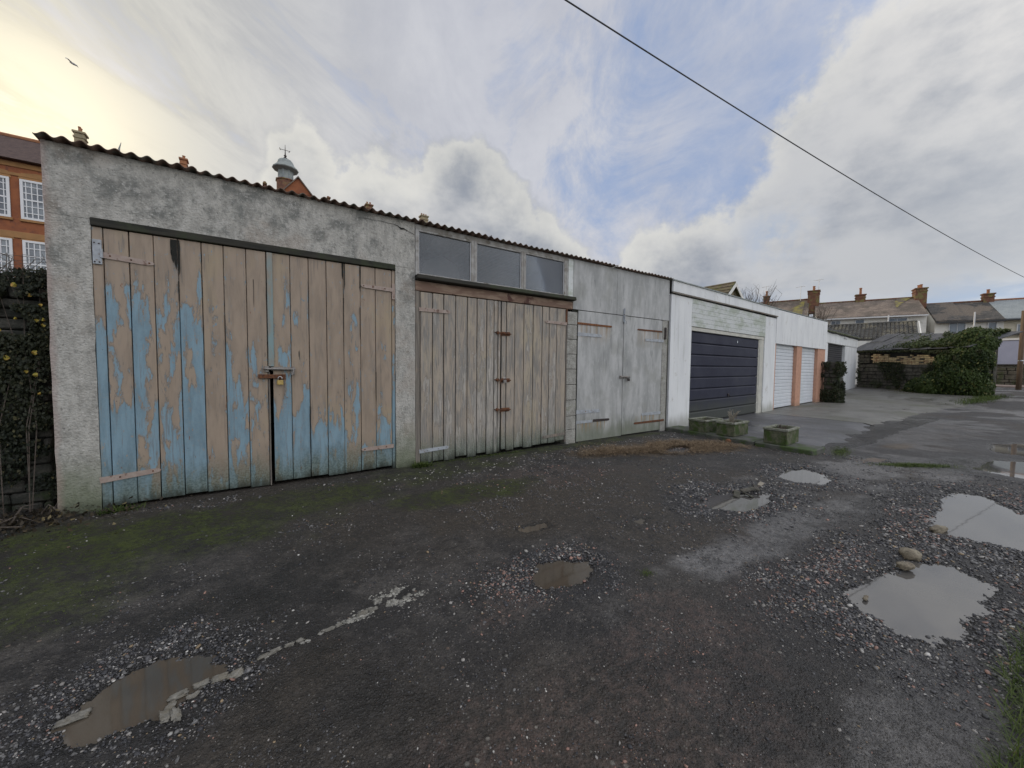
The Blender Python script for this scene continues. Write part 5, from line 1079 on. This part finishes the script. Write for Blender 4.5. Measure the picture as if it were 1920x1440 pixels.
s2 = rng.uniform(0, 5, 5000); z2 = rng.uniform(.3, 1.8, 5000); k = fbm(s2, z2, 1.1, 4, 415)+.10*(s2/5)-.12*(z2 < .8) > .56; P2 = np.array([tuple(sp(a, -.03-abs(random.gauss(0, .04)), b_)) for a, b_ in zip(s2[k], z2[k])]); P_ = np.concatenate([P_, P2])
leafcloud('foliage', P_, np.tile(tuple(SN+Vector((0, 0, .3))), (len(P_), 1)), .042, leafcols(P_, (.025, .035, .014), (.065, .075, .03), (.13, .11, .04)), parent=IV2, kind='stuff')
# creeping ivy over the felt roof, thinning to the left
n = 15000; s = 6.1-np.abs(rng.normal(0, 1.7, n)); t = rng.random(n); k = (fbm(s, t*3, 1.6, 4, 421) > .33+.045*(6.6-s)) & (s > .8); s, t = s[k], t[k]
P_ = np.array([tuple(rfp(a, b_)+Vector((0, 0, .05+abs(random.gauss(0, .07))))) for a, b_ in zip(s, t)])
leafcloud('roof_foliage', P_, np.tile([-.2, -.1, 1.], (len(P_), 1)), .05, leafcols(P_, (.035, .05, .018), (.10, .13, .04), (.2, .19, .08)), parent=HE, kind='stuff')
# weeds behind the shuttered garage roof
SHR = thing('roof_shrub', rp(2.5, 2.5, 3.1), 'leafy green shrub rising behind the shuttered garage roof', 'shrub')
ells = [((23.6, 3.6, 3.4), (.7, .6, .62)), ((24.6, 3.8, 3.3), (.8, .6, .55)), ((25.8, 3.7, 3.2), (.8, .5, .4)), ((27.4, 4.2, 3.2), (.5, .5, .5))]
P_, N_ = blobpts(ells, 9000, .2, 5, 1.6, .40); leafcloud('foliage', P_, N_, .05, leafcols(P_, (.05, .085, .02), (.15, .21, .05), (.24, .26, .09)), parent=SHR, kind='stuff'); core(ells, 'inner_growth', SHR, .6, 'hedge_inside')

# ================================================================ HOUSES BEHIND
def rooftri(mb_, A, B, zr, ze, run, nrm, ov=.3, th=.12):
    """two slopes between ridge points A and B (xy), nrm points to the front"""
    A, B = Vector((A[0], A[1], 0)), Vector((B[0], B[1], 0)); Z = Vector((0, 0, 1)); k = (zr-ze)/run
    for s in (1, -1):
        n_ = nrm*s; mb_.prism([A+Z*zr, B+Z*zr, B+n_*(run+ov)+Z*(ze-k*ov), A+n_*(run+ov)+Z*(ze-k*ov)], (0, 0, -th))
def window_on(parent, c, u, n_, w, h_, cols=2, rows=2, depth=.06, fr=.06, glass='window_glass', frm='upvc', arch=0.):
    c = Vector(c); u = Vector(u).normalized(); Z = Vector((0, 0, 1)); n_ = Vector(n_).normalized()
    mb_ = MB(); mb_.obox(c+n_*.012, u*w/2, n_*.01, Z*h_/2); wd = mb_.build('window', g[glass], parent)
    mb_ = MB()
    for s in (-1, 1): mb_.obox(c+u*s*(w/2-fr/2)+n_*.04, u*fr/2, n_*.035, Z*h_/2)
    for s in (-1, 1): mb_.obox(c+Z*s*(h_/2-fr/2)+n_*.04, u*(w/2-fr-.001), n_*.034, Z*fr/2)
    mb_.build('frame', g[frm], wd)
    mb_ = MB(); t = fr*.35
    for k in range(1, cols): mb_.obox(c+u*(-w/2+w*k/cols)+n_*.035, u*t/2, n_*.014, Z*(h_/2-fr))
    for k in range(1, rows): mb_.obox(c+Z*(-h_/2+h_*k/rows)+n_*.037, u*(w/2-fr), n_*.014, Z*(t if k == rows//2 else t/2))
    if cols+rows > 2: mb_.build('glazing_bars', g[frm], wd)
    return wd
def chimney(parent, x, y, z0, z1, u, n_, wx, wy, m='brick_chimney', pots=2, potm='terracotta', ph_=.45, pr_=.12, lean=0.):
    u = Vector(u).normalized(); n_ = Vector(n_).normalized(); c = Vector((x, y, 0)); Z = Vector((0, 0, 1))
    mb_ = MB(); mb_.obox(c+Z*(z0+z1)/2, u*wx/2, n_*wy/2, Z*(z1-z0)/2, .01); mb_.obox(c+Z*(z1+.06), u*(wx/2+.07), n_*(wy/2+.07), Z*.06, .02); mb_.obox(c+Z*(z1-.22), u*(wx/2+.04), n_*(wy/2+.04), Z*.05, .01)
    ch = mb_.build('chimney', g[m], parent)
    for k in range(pots):
        q = c+u*((k-(pots-1)/2)*wx/max(1, pots))*.95 if wx >= wy else c+n_*((k-(pots-1)/2)*wy/max(1, pots))*.95
        mb_ = MB(); hh = ph_*random.uniform(.8, 1.2); mb_.lathe([(pr_, 0), (pr_*.85, hh*.15), (pr_*.8, hh*.8), (pr_*1.05, hh*.85), (pr_*.95, hh)], q+Z*(z1+.12), 10); mb_.build('chimney_pot', g[potm], ch)
    return ch
# terrace row seen over the shed; ridge line runs from far left to near right
def house(name, label, A, B, zr, ze, run, roofm, wallm, gutm, wins=(), group='terraced houses beyond the shed', back=None):
    A3, B3 = Vector((A[0], A[1], 0)), Vector((B[0], B[1], 0)); u = (B3-A3).normalized(); n_ = Vector((-u.y, u.x, 0))
    if n_.dot(CAMP-A3) < 0: n_ = -n_
    t = thing(name, (A3+B3)/2, label, 'house', group)
    Z = Vector((0, 0, 1)); mb_ = MB()
    mb_.prism([A3+n_*run, A3+n_*run+Z*ze, A3+Z*(zr-.14), A3-n_*run+Z*ze, A3-n_*run], u*(B3-A3).length); mb_.build('wall', g[wallm], t)
    mb_ = MB(); rooftri(mb_, A3-u*.02, B3+u*.02, zr, ze+.05, run, n_); rf = mb_.build('roof', g[roofm], t)
    mb_ = MB(); mb_.tube([A3-u*.02+Z*(zr+.02), B3+u*.02+Z*(zr+.02)], .09, 6); mb_.build('ridge_tiles', g['brick_chimney'] if roofm != 'slate_grey' else g['terracotta'], t)
    k = (zr-ze-.05)/run; mb_ = MB(); q = n_*(run+.38)+Z*(ze+.05-.38*k-.10); mb_.obox((A3+B3)/2+q, u*(B3-A3).length/2, n_*.07, Z*.06, .01); mb_.build('gutter', g[gutm], t)
    for s, z, w, h_, cs, rs_ in wins: window_on(t, A3+u*s+n_*(run)+Z*z, u, n_, w, h_, cs, rs_)
    return t, u, n_
H1, u, n_ = house('terraced_house', 'leftmost house of the far terrace with a yellow lichened valley roof', (49.0, 19.0), (51.05, 11.95), 9.0, 6.3, 3.6, 'slate_brown', 'render_white', 'upvc')
chimney(H1, 51.1, 11.55, 7.4, 9.75, u, n_, 1.0, 1.1, pots=3); chimney(H1, 49.15, 15.4, 8.6, 9.5, u, n_, .55, .6, pots=1, ph_=.6)
mb_ = MB(); mb_.obox((49.9, 11.9, 8.0), n_*1.5-Vector((0, 0, 1.1)), u*.08, (0, 0, .12)); mb_.build('verge', g['upvc'], H1)
mb_ = MB(); q = Vector((50.6, 12.4, 0)); mb_.prism([q+Vector((0, 0, 8.75)), q+n_*2.8-u*1.8+Vector((0, 0, 6.9)), q+n_*2.4+u*.1+Vector((0, 0, 7.05)), q+u*.2+Vector((0, 0, 8.75))], (0, 0, .05)); mb_.build('lichen_patch', g['lichen'], H1)
H2, u, n_ = house('terraced_house', 'long brown slated terraced house with yellow lichen by its right chimney', (51.16, 11.45), (54.01, 4.15), 8.44, 6.55, 3.6, 'slate_brown', 'render_white', 'upvc', [(3.3, 5.70, .7, 1.0, 1, 2), (5.9, 5.70, 1.4, 1.0, 2, 1), (1.5, 5.70, .8, 1.0, 2, 1)])
chimney(H2, 52.55, 8.0, 8.0, 9.0, u, n_, .75, .6, pots=1, ph_=.7); chimney(H2, 54.0, 3.95, 6.6, 9.15, u, n_, .8, 1.2, pots=3, ph_=.35)
mb_ = MB(); q = Vector((53.9, 4.6, 0)); zz = lambda t_: 8.50-.53*t_; mb_.prism([q+Vector((0, 0, zz(.05)))+n_*.05-u*.9, q+n_*.05+u*.2+Vector((0, 0, zz(.05))), q+n_*.9-u*.5+Vector((0, 0, zz(.9))), q+n_*2.3-u*1.3+Vector((0, 0, zz(2.3))), q+n_*1.1-u*1.25+Vector((0, 0, zz(1.1)))], (0, 0, .04)); mb_.build('lichen_patch', g['lichen'], H2)
H3, u, n_ = house('terraced_house', 'lower white terraced house with a two toned dark slate roof', (54.13, 3.6), (55.54, -.13), 7.69, 5.80, 3.6, 'slate_dark', 'render_white', 'gutter', [(1.35, 5.0, 1.05, 1.1, 2, 1), (3.35, 5.05, .55, .9, 1, 1)])
chimney(H3, 55.55, -.15, 7.2, 8.25, u, n_, .65, .6, pots=1, ph_=.35)
mb_ = MB(); q = Vector((54.13, 3.6, 0))+n_*.05; mb_.prism([q+Vector((0, 0, 7.73)), q+u*1.85+Vector((0, 0, 7.73)), q+u*1.85+n_*3.8+Vector((0, 0, 7.73-3.8*.525)), q+n_*3.8+Vector((0, 0, 7.73-3.8*.525))], (0, 0, .02)); mb_.build('dark_slates', g['slate_dark'], H3)
H4, u, n_ = house('terraced_house', 'rightmost terraced house with a pale grey slate roof and cream wall', (55.56, -.15), (58.2, -7.4), 7.71, 5.83, 3.6, 'slate_grey', 'render_cream', 'gutter', [(1.2, 4.8, 1.0, .9, 2, 1), (3.6, 4.7, 1.0, 1.1, 2, 1)])
mb_ = MB(); mb_.obox(Vector((55.56, -.15, 0))+u*1.3+n_*1.9+Vector((0, 0, 6.65)), u*.16, n_*.09-Vector((0, 0, .06)), (0, 0, .04)); mb_.build('roof_vent', g['gutter'], H4)
for (q, hh, lab, par) in ((Vector((51.3, 11.2, 9.6)), 1.5, None, H1), (Vector((50.6, 12.6, 8.9)), 1.6, None, H1), (Vector((49.2, 15.5, 9.9)), .9, None, H1)):
    mb_ = MB(); mb_.tube([q, q+Vector((0, 0, hh))], .025, 5); mb_.tube([q+Vector((0, .5, hh-.1)), q+Vector((0, -.4, hh-.05))], .02, 4)
    for k in range(4): mb_.tube([q+Vector((-.2, .4-k*.22, hh-.08)), q+Vector((.2, .4-k*.22, hh-.08))], .012, 4)
    mb_.build('aerial', g['upvc'], par)
for q0, hh in ((Vector((50.6, .05, 4.6)), 1.7), (Vector((48.8, 5.0, 5.2)), 1.2)):
    mb_ = MB(); mb_.tube([q0, q0+Vector((0, 0, hh))], .05, 6); solo(mb_.build('vent_pipe', g['upvc']), 'white soil pipe standing against the terrace eaves %s' % ('right of the dark roof' if q0.y < 1 else 'above the tiled outbuilding'), 'pipe')
# low tiled outbuilding between the shed and the terrace
OB = thing('tiled_outbuilding', (38.5, 3, 0), 'low outbuilding with a pantiled roof of dark and pale tiles behind the shed', 'outbuilding')
oa, ob_, oc, od = Vector((37.6, 6.6, 4.72)), Vector((39.55, 1.6, 4.80)), Vector((36.6, .95, 3.5)), Vector((34.4, 6.0, 3.5))
mb_ = MB(); mb_.prism([Vector((oa.x, oa.y, 0)), Vector((ob_.x, ob_.y, 0)), Vector((oc.x, oc.y, 0)), Vector((od.x, od.y, 0))], (0, 0, 3.4)); mb_.build('wall', g['render_white'], OB)
mb_ = MB(); mb_.prism([oa-Vector((0, 0, .03)), ob_-Vector((0, 0, .03)), oc-Vector((0, 0, .03)), od-Vector((0, 0, .03))], (0, 0, -.10)); RF = mb_.build('roof', g['slate_dark'], OB)
NR, NC = 9, 24
for i in range(NR):
    for j in range(NC):
        f = lambda a, b_: (oa*(1-a)+ob_*a)*(1-b_)+(od*(1-a)+oc*a)*b_
        a0, a1, b0_, b1_ = j/NC, (j+1)/NC-.006, i/NR, (i+1.1)/NR
        p0, p1, p2, p3 = f(a0, b0_), f(a1, b0_), f(a1, min(b1_, 1)), f(a0, min(b1_, 1)); lift = Vector((0, 0, .05)); pm0, pm1 = (p0+p1)/2+Vector((0, 0, .07)), (p2+p3)/2+Vector((0, 0, .11))
        mb_ = MB(); mb_.add([p0, pm0, p1, p2+lift, pm1+lift*.6, p3+lift, p3-lift*.2, p2-lift*.2], [(0, 5, 4, 1), (1, 4, 3, 2), (5, 6, 7, 3, 4), (0, 6, 5), (2, 3, 7)]); mb_.build('roof_tile', g['pantile'], RF)
mb_ = MB(); mb_.obox((ob_+oc)/2+Vector((.05, -.10, .02)), (ob_-oc)/2, Vector((.02, -.03, 0)), (0, 0, .06)); mb_.build('barge_board', g['render_white'], OB)
mb_ = MB(); mb_.tube([oa+Vector((0, 0, .05)), ob_+Vector((0, 0, .05))], .09, 8); mb_.build('ridge', g['pantile'], OB)
# cream garage block at the lane end, pole, pavement
LG = thing('lane_end_garage', (46, -4.5, 0), 'garage with a lavender grey door under a white lintel at the end of the lane', 'garage')
ga = Vector((45.0, -1.2, 0)); gu = Vector((-.12, -1, 0)).normalized(); gn = Vector((-1, .12, 0)).normalized(); Z = Vector((0, 0, 1))
mb_ = MB(); mb_.obox(ga+gu*2.5-gn*1.6+Z*1.95, gu*3.0, gn*1.5, Z*2.0); mb_.build('wall', g['render_cream'], LG)
mb_ = MB(); mb_.obox(ga+gu*1.4-gn*.06+Z*2.68, gu*1.9, gn*.03, Z*.86, .01); mb_.build('garage_door', g['lavender'], LG)
mb_ = MB(); mb_.obox(ga+gu*1.4-gn*.03+Z*3.63, gu*1.95, gn*.06, Z*.07, .01); mb_.build('door_lintel', g['upvc'], LG)
mb_ = MB(); mb_.obox(ga+gu*2.5-gn*1.5+Z*4.0, gu*3.1, gn*1.7, Z*.06, .01); mb_.build('flat_roof', g['gutter'], LG)
W2 = thing('stone_wall', (44.6, -3, 0), 'low brown stone wall below the lavender garage door at the lane end', 'wall')
stonewall(W2, (44.75, -.2, 0), (-.12, -1, 0), (1, 0, 0), 5.5, .2, lambda s: 1.78, g['drystone_far'], .26, .55, .35, 15, .02, gap=.03)
mb_ = MB(); mb_.obox((44.75, -3, .9), (.03, .1, 0), (.3, 2.6, 0), (0, 0, .8)); mb_ = MB(); mb_.obox(Vector((45.0, -2.9, .92)), gu*2.8, gn*.10, Z*.84); mb_.build('wall_core', g['mortar_dark'], W2)
mb_ = MB(); mb_.obox(Vector((44.6, -2.9, 1.80)), gu*2.8, gn*.22, Z*.05, .02); mb_.build('coping', g['mortar_dark'], W2)
mb_ = MB(); mb_.obox(Vector((42.6, -3.0, .33)), gu*4.5, gn*1.6, Z*.06, .01); mb_.build('pavement', g['pavement'], kind='structure')
UP = thing('utility_pole', (36.45, -3.13, .3), 'brown wooden utility pole at the right edge of the lane', 'pole')
mb_ = MB(); mb_.lathe([(.115, -.4), (.105, 2.0), (.09, 4.50), (.08, 4.52)], (36.50, -3.18, .3), 14); mb_.build('pole_shaft', g['pole_wood'], UP, smooth=True)
mb_ = MB(); mb_.lathe([(.110, 0), (.110, .05)], (36.50, -3.18, 1.95), 14); mb_.build('metal_band', g['steel'], UP)

# gabled house just over the white garages
GH = thing('gabled_house', (31, 11, 0), 'brown tiled house with a timbered gable peeping over the white garages', 'house')
ap = Vector((31.1, 10.4, 8.07)); rd_ = Vector((.05, 1., 0)).normalized(); gd = Vector((1., -.05, 0)).normalized(); Z = Vector((0, 0, 1)); hw = 2.6; dr = 2.55
mb_ = MB(); mb_.prism([ap-gd*hw-Z*dr, ap-Z*.12, ap+gd*hw-Z*dr, ap+gd*hw-Z*8, ap-gd*hw-Z*8], rd_*8); mb_.build('wall', g['stone_chimney'], GH)
for s in (-1, 1):
    mb_ = MB(); mb_.prism([ap-rd_*.3, ap+gd*s*(hw+.3)-Z*dr*(1+.3/hw)-rd_*.3, ap+gd*s*(hw+.3)-Z*dr*(1+.3/hw)+rd_*8, ap+rd_*8], (0, 0, -.14)); mb_.build('roof', g['tile_moss'], GH)
    mb_ = MB(); q = ap-rd_*.33-Z*.10; e = gd*s*hw-Z*dr; mb_.prism([q, q+e, q+e-Z*.3, q-Z*.3], -rd_*.05); mb_.build('barge_board', g['render_white'], GH)
for r_ in range(10):
    e = -gd*(hw+.3)-Z*dr*(1+.3/hw); q = ap-rd_*.3+e*(r_+.5)/10+Z*.03
    mb_ = MB(); mb_.obox(q+rd_*4.1, rd_*4.15, e.normalized()*.02, Z*.03+e.normalized()*.02); mb_.build('tile_course', g['slate_dark'] if r_ % 2 else g['tile_moss'], GH)
for k in range(7):
    q = ap-rd_*.02+gd*(k-3)*.45; mb_ = MB(); hh = dr*(1-abs((k-3)*.45)/hw)-.35; mb_.obox(q-Z*(dr-hh/2+.05), gd*.04, rd_*.03, Z*max(.05, hh/2)); mb_.build('timber', g['wood_grey'], GH)
def bare_bush(name, label, c, hh, w, n=40, seed=1, r0=.03, m='twig'):
    r = random.Random(seed); mb_ = MB(); c = Vector(c)
    t = thing(name, c, label, 'shrub')
    for k in range(n):
        a = r.uniform(0, 2*PI); top_ = c+Vector((math.cos(a)*w*r.random(), math.sin(a)*w*r.random(), hh*r.uniform(.6, 1.)))
        b0 = c+Vector((r.uniform(-.2, .2)*w, r.uniform(-.2, .2)*w, 0)); md = b0.lerp(top_, .6)+Vector((r.uniform(-.1, .1), r.uniform(-.1, .1), .1))*w*.4
        mb_.tube([b0, md, top_], [r0, r0*.6, r0*.25], 4)
        for j in range(2): e = md.lerp(top_, r.random()); mb_.tube([e, e+Vector((r.uniform(-.3, .3)*w, r.uniform(-.3, .3)*w, hh*.15))], [r0*.4, r0*.2], 3)
    mb_.build('branches', g[m], t); return t
bare_bush('bare_shrub', 'bare winter shrub right of the small timbered gable', (34.0, 9.8, 4.6), 3.3, 1.9, 46, 3, .028)
bare_bush('bare_shrub', 'bare reddish twigs in front of the dark slates by the big brick chimney', (46.5, 9.6, 4.4), 3.3, 1.6, 34, 4, .03)

# ---------------- red brick school behind the garages
SC = thing('brick_school', (5, 28, 0), 'long red brick Victorian school behind the garages with white sash windows', 'school')
ys = 24.0; Z = Vector((0, 0, 1))
MB().box(-24, 34, ys, ys+9, -.1, 10.92).build('wall', g['brick_red'], SC)
for z, hh, m in ((10.75, .22, 'stone_band'), (10.30, .14, 'stone_band'), (7.45, .30, 'stone_band')): MB().box(-24.02, 34.02, ys-.05, ys-.002, z-hh/2, z+hh/2, .01).build('string_course', g[m], SC)
mb_ = MB(); mb_.prism([(-24.3, ys-.35, 10.92), (-24.3, ys+4.2, 13.55), (-24.3, ys+9.2, 10.92)], (58.6, 0, 0)); mb_.build('roof', g['school_roof'], SC)
MB().tube([(-24.3, ys+4.2, 13.6), (34.3, ys+4.2, 13.6)], .10, 6).build('ridge_tiles', g['terracotta'], SC)
for k in range(5):
    xc = -8.42-1.42*k
    for zc, hh, rows in ((9.17, 1.88, 6), (6.1, 2.25, 6)):
        wdn = window_on(SC, (xc, ys, zc), (1, 0, 0), (0, -1, 0), 1.10, hh, 6, rows, fr=.10)
        MB().box(xc-.60, xc+.60, ys-.08, ys-.003, zc-hh/2-.12, zc-hh/2-.002, .01).build('sill', g['stone_band'], SC)
        mb_ = MB(); mb_.prism([(xc-.62, ys-.03, zc+hh/2+.002), (xc+.62, ys-.03, zc+hh/2+.002), (xc+.5, ys-.03, zc+hh/2+.30), (xc, ys-.03, zc+hh/2+.38), (xc-.5, ys-.03, zc+hh/2+.30)], (0, .028, 0)); mb_.build('arch', g['stone_band'], SC)
f = 33.05/29.05
def s28(x, z): return x*f, 1.4+(z-1.4)*f
for x, z, wx, m, pots, ph_ in ((-6.97, 13.0, .42, 'stone_chimney', 2, .32), (-2.9, 12.9, .32, 'terracotta', 1, .2), (7.33, 12.78, .50, 'brick_chimney', 2, .2), (11.5, 12.92, .62, 'stone_chimney', 3, .2), (1.0, 12.58, .12, 'brick_chimney', 1, .14), (4.66, 12.62, .12, 'brick_chimney', 1, .14)):
    X_, Z_ = s28(x, z); chimney(SC, X_, 28.4, 12.6, Z_, (1, 0, 0), (0, 1, 0), wx, .5, m, pots, ph_=ph_, pr_=.07 if pots > 1 else .09)
X_, Z_ = s28(-5.5, 12.6); MB().tube([(X_, 28.3, 13), (X_-.05, 28.3, Z_+.15), (X_+.05, 28.3, Z_+.55)], [.06, .05, .015], 6).build('finial', g['lead'], SC)
# cupola
cx, cy = 2.36, 27.2; f2 = (cy+5.05)/29.05
def zz(z): return 1.4+(z-1.4)*f2
cup = MB(); cup.lathe([(.50, zz(12.9)), (.47, zz(13.62)), (.47, zz(13.66))], (cx, cy, 0), 8, PI/8); cup.build('cupola', g['lead'], SC)
cup = MB(); cup.lathe([(.60, zz(12.0)), (.60, zz(12.95)), (.66, zz(12.97)), (.66, zz(13.03)), (.5, zz(13.05))], (cx, cy, 0), 8, PI/8); cup.build('cupola_base', g['brick_chimney'], SC)
cup = MB(); cup.lathe([(.48, zz(13.60)), (.80, zz(13.70)), (.83, zz(13.75)), (.72, zz(13.85)), (.56, zz(14.0)), (.50, zz(14.18)), (.40, zz(14.30)), (.18, zz(14.38)), (.10, zz(14.4))], (cx, cy, 0), 12, PI/8); rfc = cup.build('cupola_roof', g['lead'], SC)
for k in range(8): a = PI/8+k*PI/4; q = Vector((cx+.46*math.cos(a), cy+.46*math.sin(a), 0)); MB().obox(q+Z*zz(13.35), (.04, 0, 0), (0, .04, 0), (0, 0, .36)).build('cupola_post', g['slate_grey'], SC)
cup = MB(); cup.lathe([(.10, zz(14.38)), (.13, zz(14.45)), (.05, zz(14.52)), (.10, zz(14.60)), (.04, zz(14.66)), (.025, zz(14.9)), (.012, zz(15.28))], (cx, cy, 0), 8)
zv = zz(14.95); cup.tube([(cx-.30, cy, zv), (cx+.30, cy, zv)], .018, 5); cup.tube([(cx-.30, cy, zv-.06), (cx-.34, cy, zv+.08)], .03, 4); cup.tube([(cx+.22, cy, zv-.1), (cx+.30, cy, zv+.02)], .02, 4); cup.tube([(cx, cy-.25, zv-.03), (cx, cy+.25, zv-.03)], .015, 4); cup.build('weather_vane', g['iron_dark'], SC)
# small gable right of the cupola
gx0, gy0 = 3.08, 26.6; f3 = (gy0+5.05)/29.05; za, zf = 1.4+(13.52-1.4)*f3, 1.4+(12.45-1.4)*f3
mb_ = MB(); mb_.prism([(gx0-.95, gy0, zf), (gx0+.95, gy0, zf), (gx0, gy0, za-.12)], (0, 2.2, 0)); mb_.build('gable', g['brick_red'], SC)
mb_ = MB(); mb_.box(gx0-.9, gx0+.9, gy0+.02, gy0+2.2, zf-1.6, zf); mb_.build('gable_wall', g['brick_red'], SC)
for s in (-1, 1):
    mb_ = MB(); mb_.prism([(gx0, gy0-.12, za), (gx0+s*1.12, gy0-.12, zf-.2), (gx0+s*1.12, gy0+2.3, zf-.2), (gx0, gy0+2.3, za)], (0, 0, -.10)); mb_.build('gable_roof', g['slate_brown'], SC)

# ================================================================ CABLE AND GULL
pA, pB = Vector((6.54, 2.4, 10.33)), Vector((39.89, -1.14, 8.97)); pM = Vector((24.51, .52, 9.43))
dv = pB-pA; ts = np.linspace(-.75, 1.75, 60); tm = .54; sag = (pM.z-(pA.z+dv.z*tm))/(tm*(1-tm))
pts = [(pA.x+dv.x*t_, pA.y+dv.y*t_, pA.z+dv.z*t_+sag*t_*(1-t_)) for t_ in ts]
solo(MB().tube(pts, .020, 6).build('overhead_cable', g['cable']), 'single dark overhead cable crossing the sky to the right', 'cable')
GU = thing('gull', (-9.09, 32.55, 20.67), 'small grey gull flying high at the upper left', 'bird'); c = Vector((-9.09, 32.55, 20.67)); q = Vector((.93, .2, -.22)).normalized()
GU.location = c; q = q*.6; mb_ = MB(); mb_.tube([c-q*.30, c-q*.2, c, c+q*.2, c+q*.30], [.02, .05, .07, .045, .02], 8); mb_.build('body', g['gull'], GU, smooth=True)
for s in (-1, 1):
    mb_ = MB(); b0 = c-q*.05; e1 = b0+Vector((.13*s-.05, .22*s, .10)); e2 = e1+Vector((.08*s, .13*s, -.09)); mb_.add([b0-q*.12, b0+q*.1, e1+q*.08, e2+q*.02, e1-q*.12, b0-q*.12+Z*.02, b0+q*.1+Z*.02, e1+q*.08+Z*.02, e2+q*.02+Z*.01, e1-q*.12+Z*.02], [(0, 1, 2, 4), (4, 2, 3), (5, 9, 7, 6), (9, 8, 7), (0, 4, 9, 5), (4, 3, 8, 9), (1, 6, 7, 2), (2, 7, 8, 3)]); mb_.build('wing', g['gull'], GU)
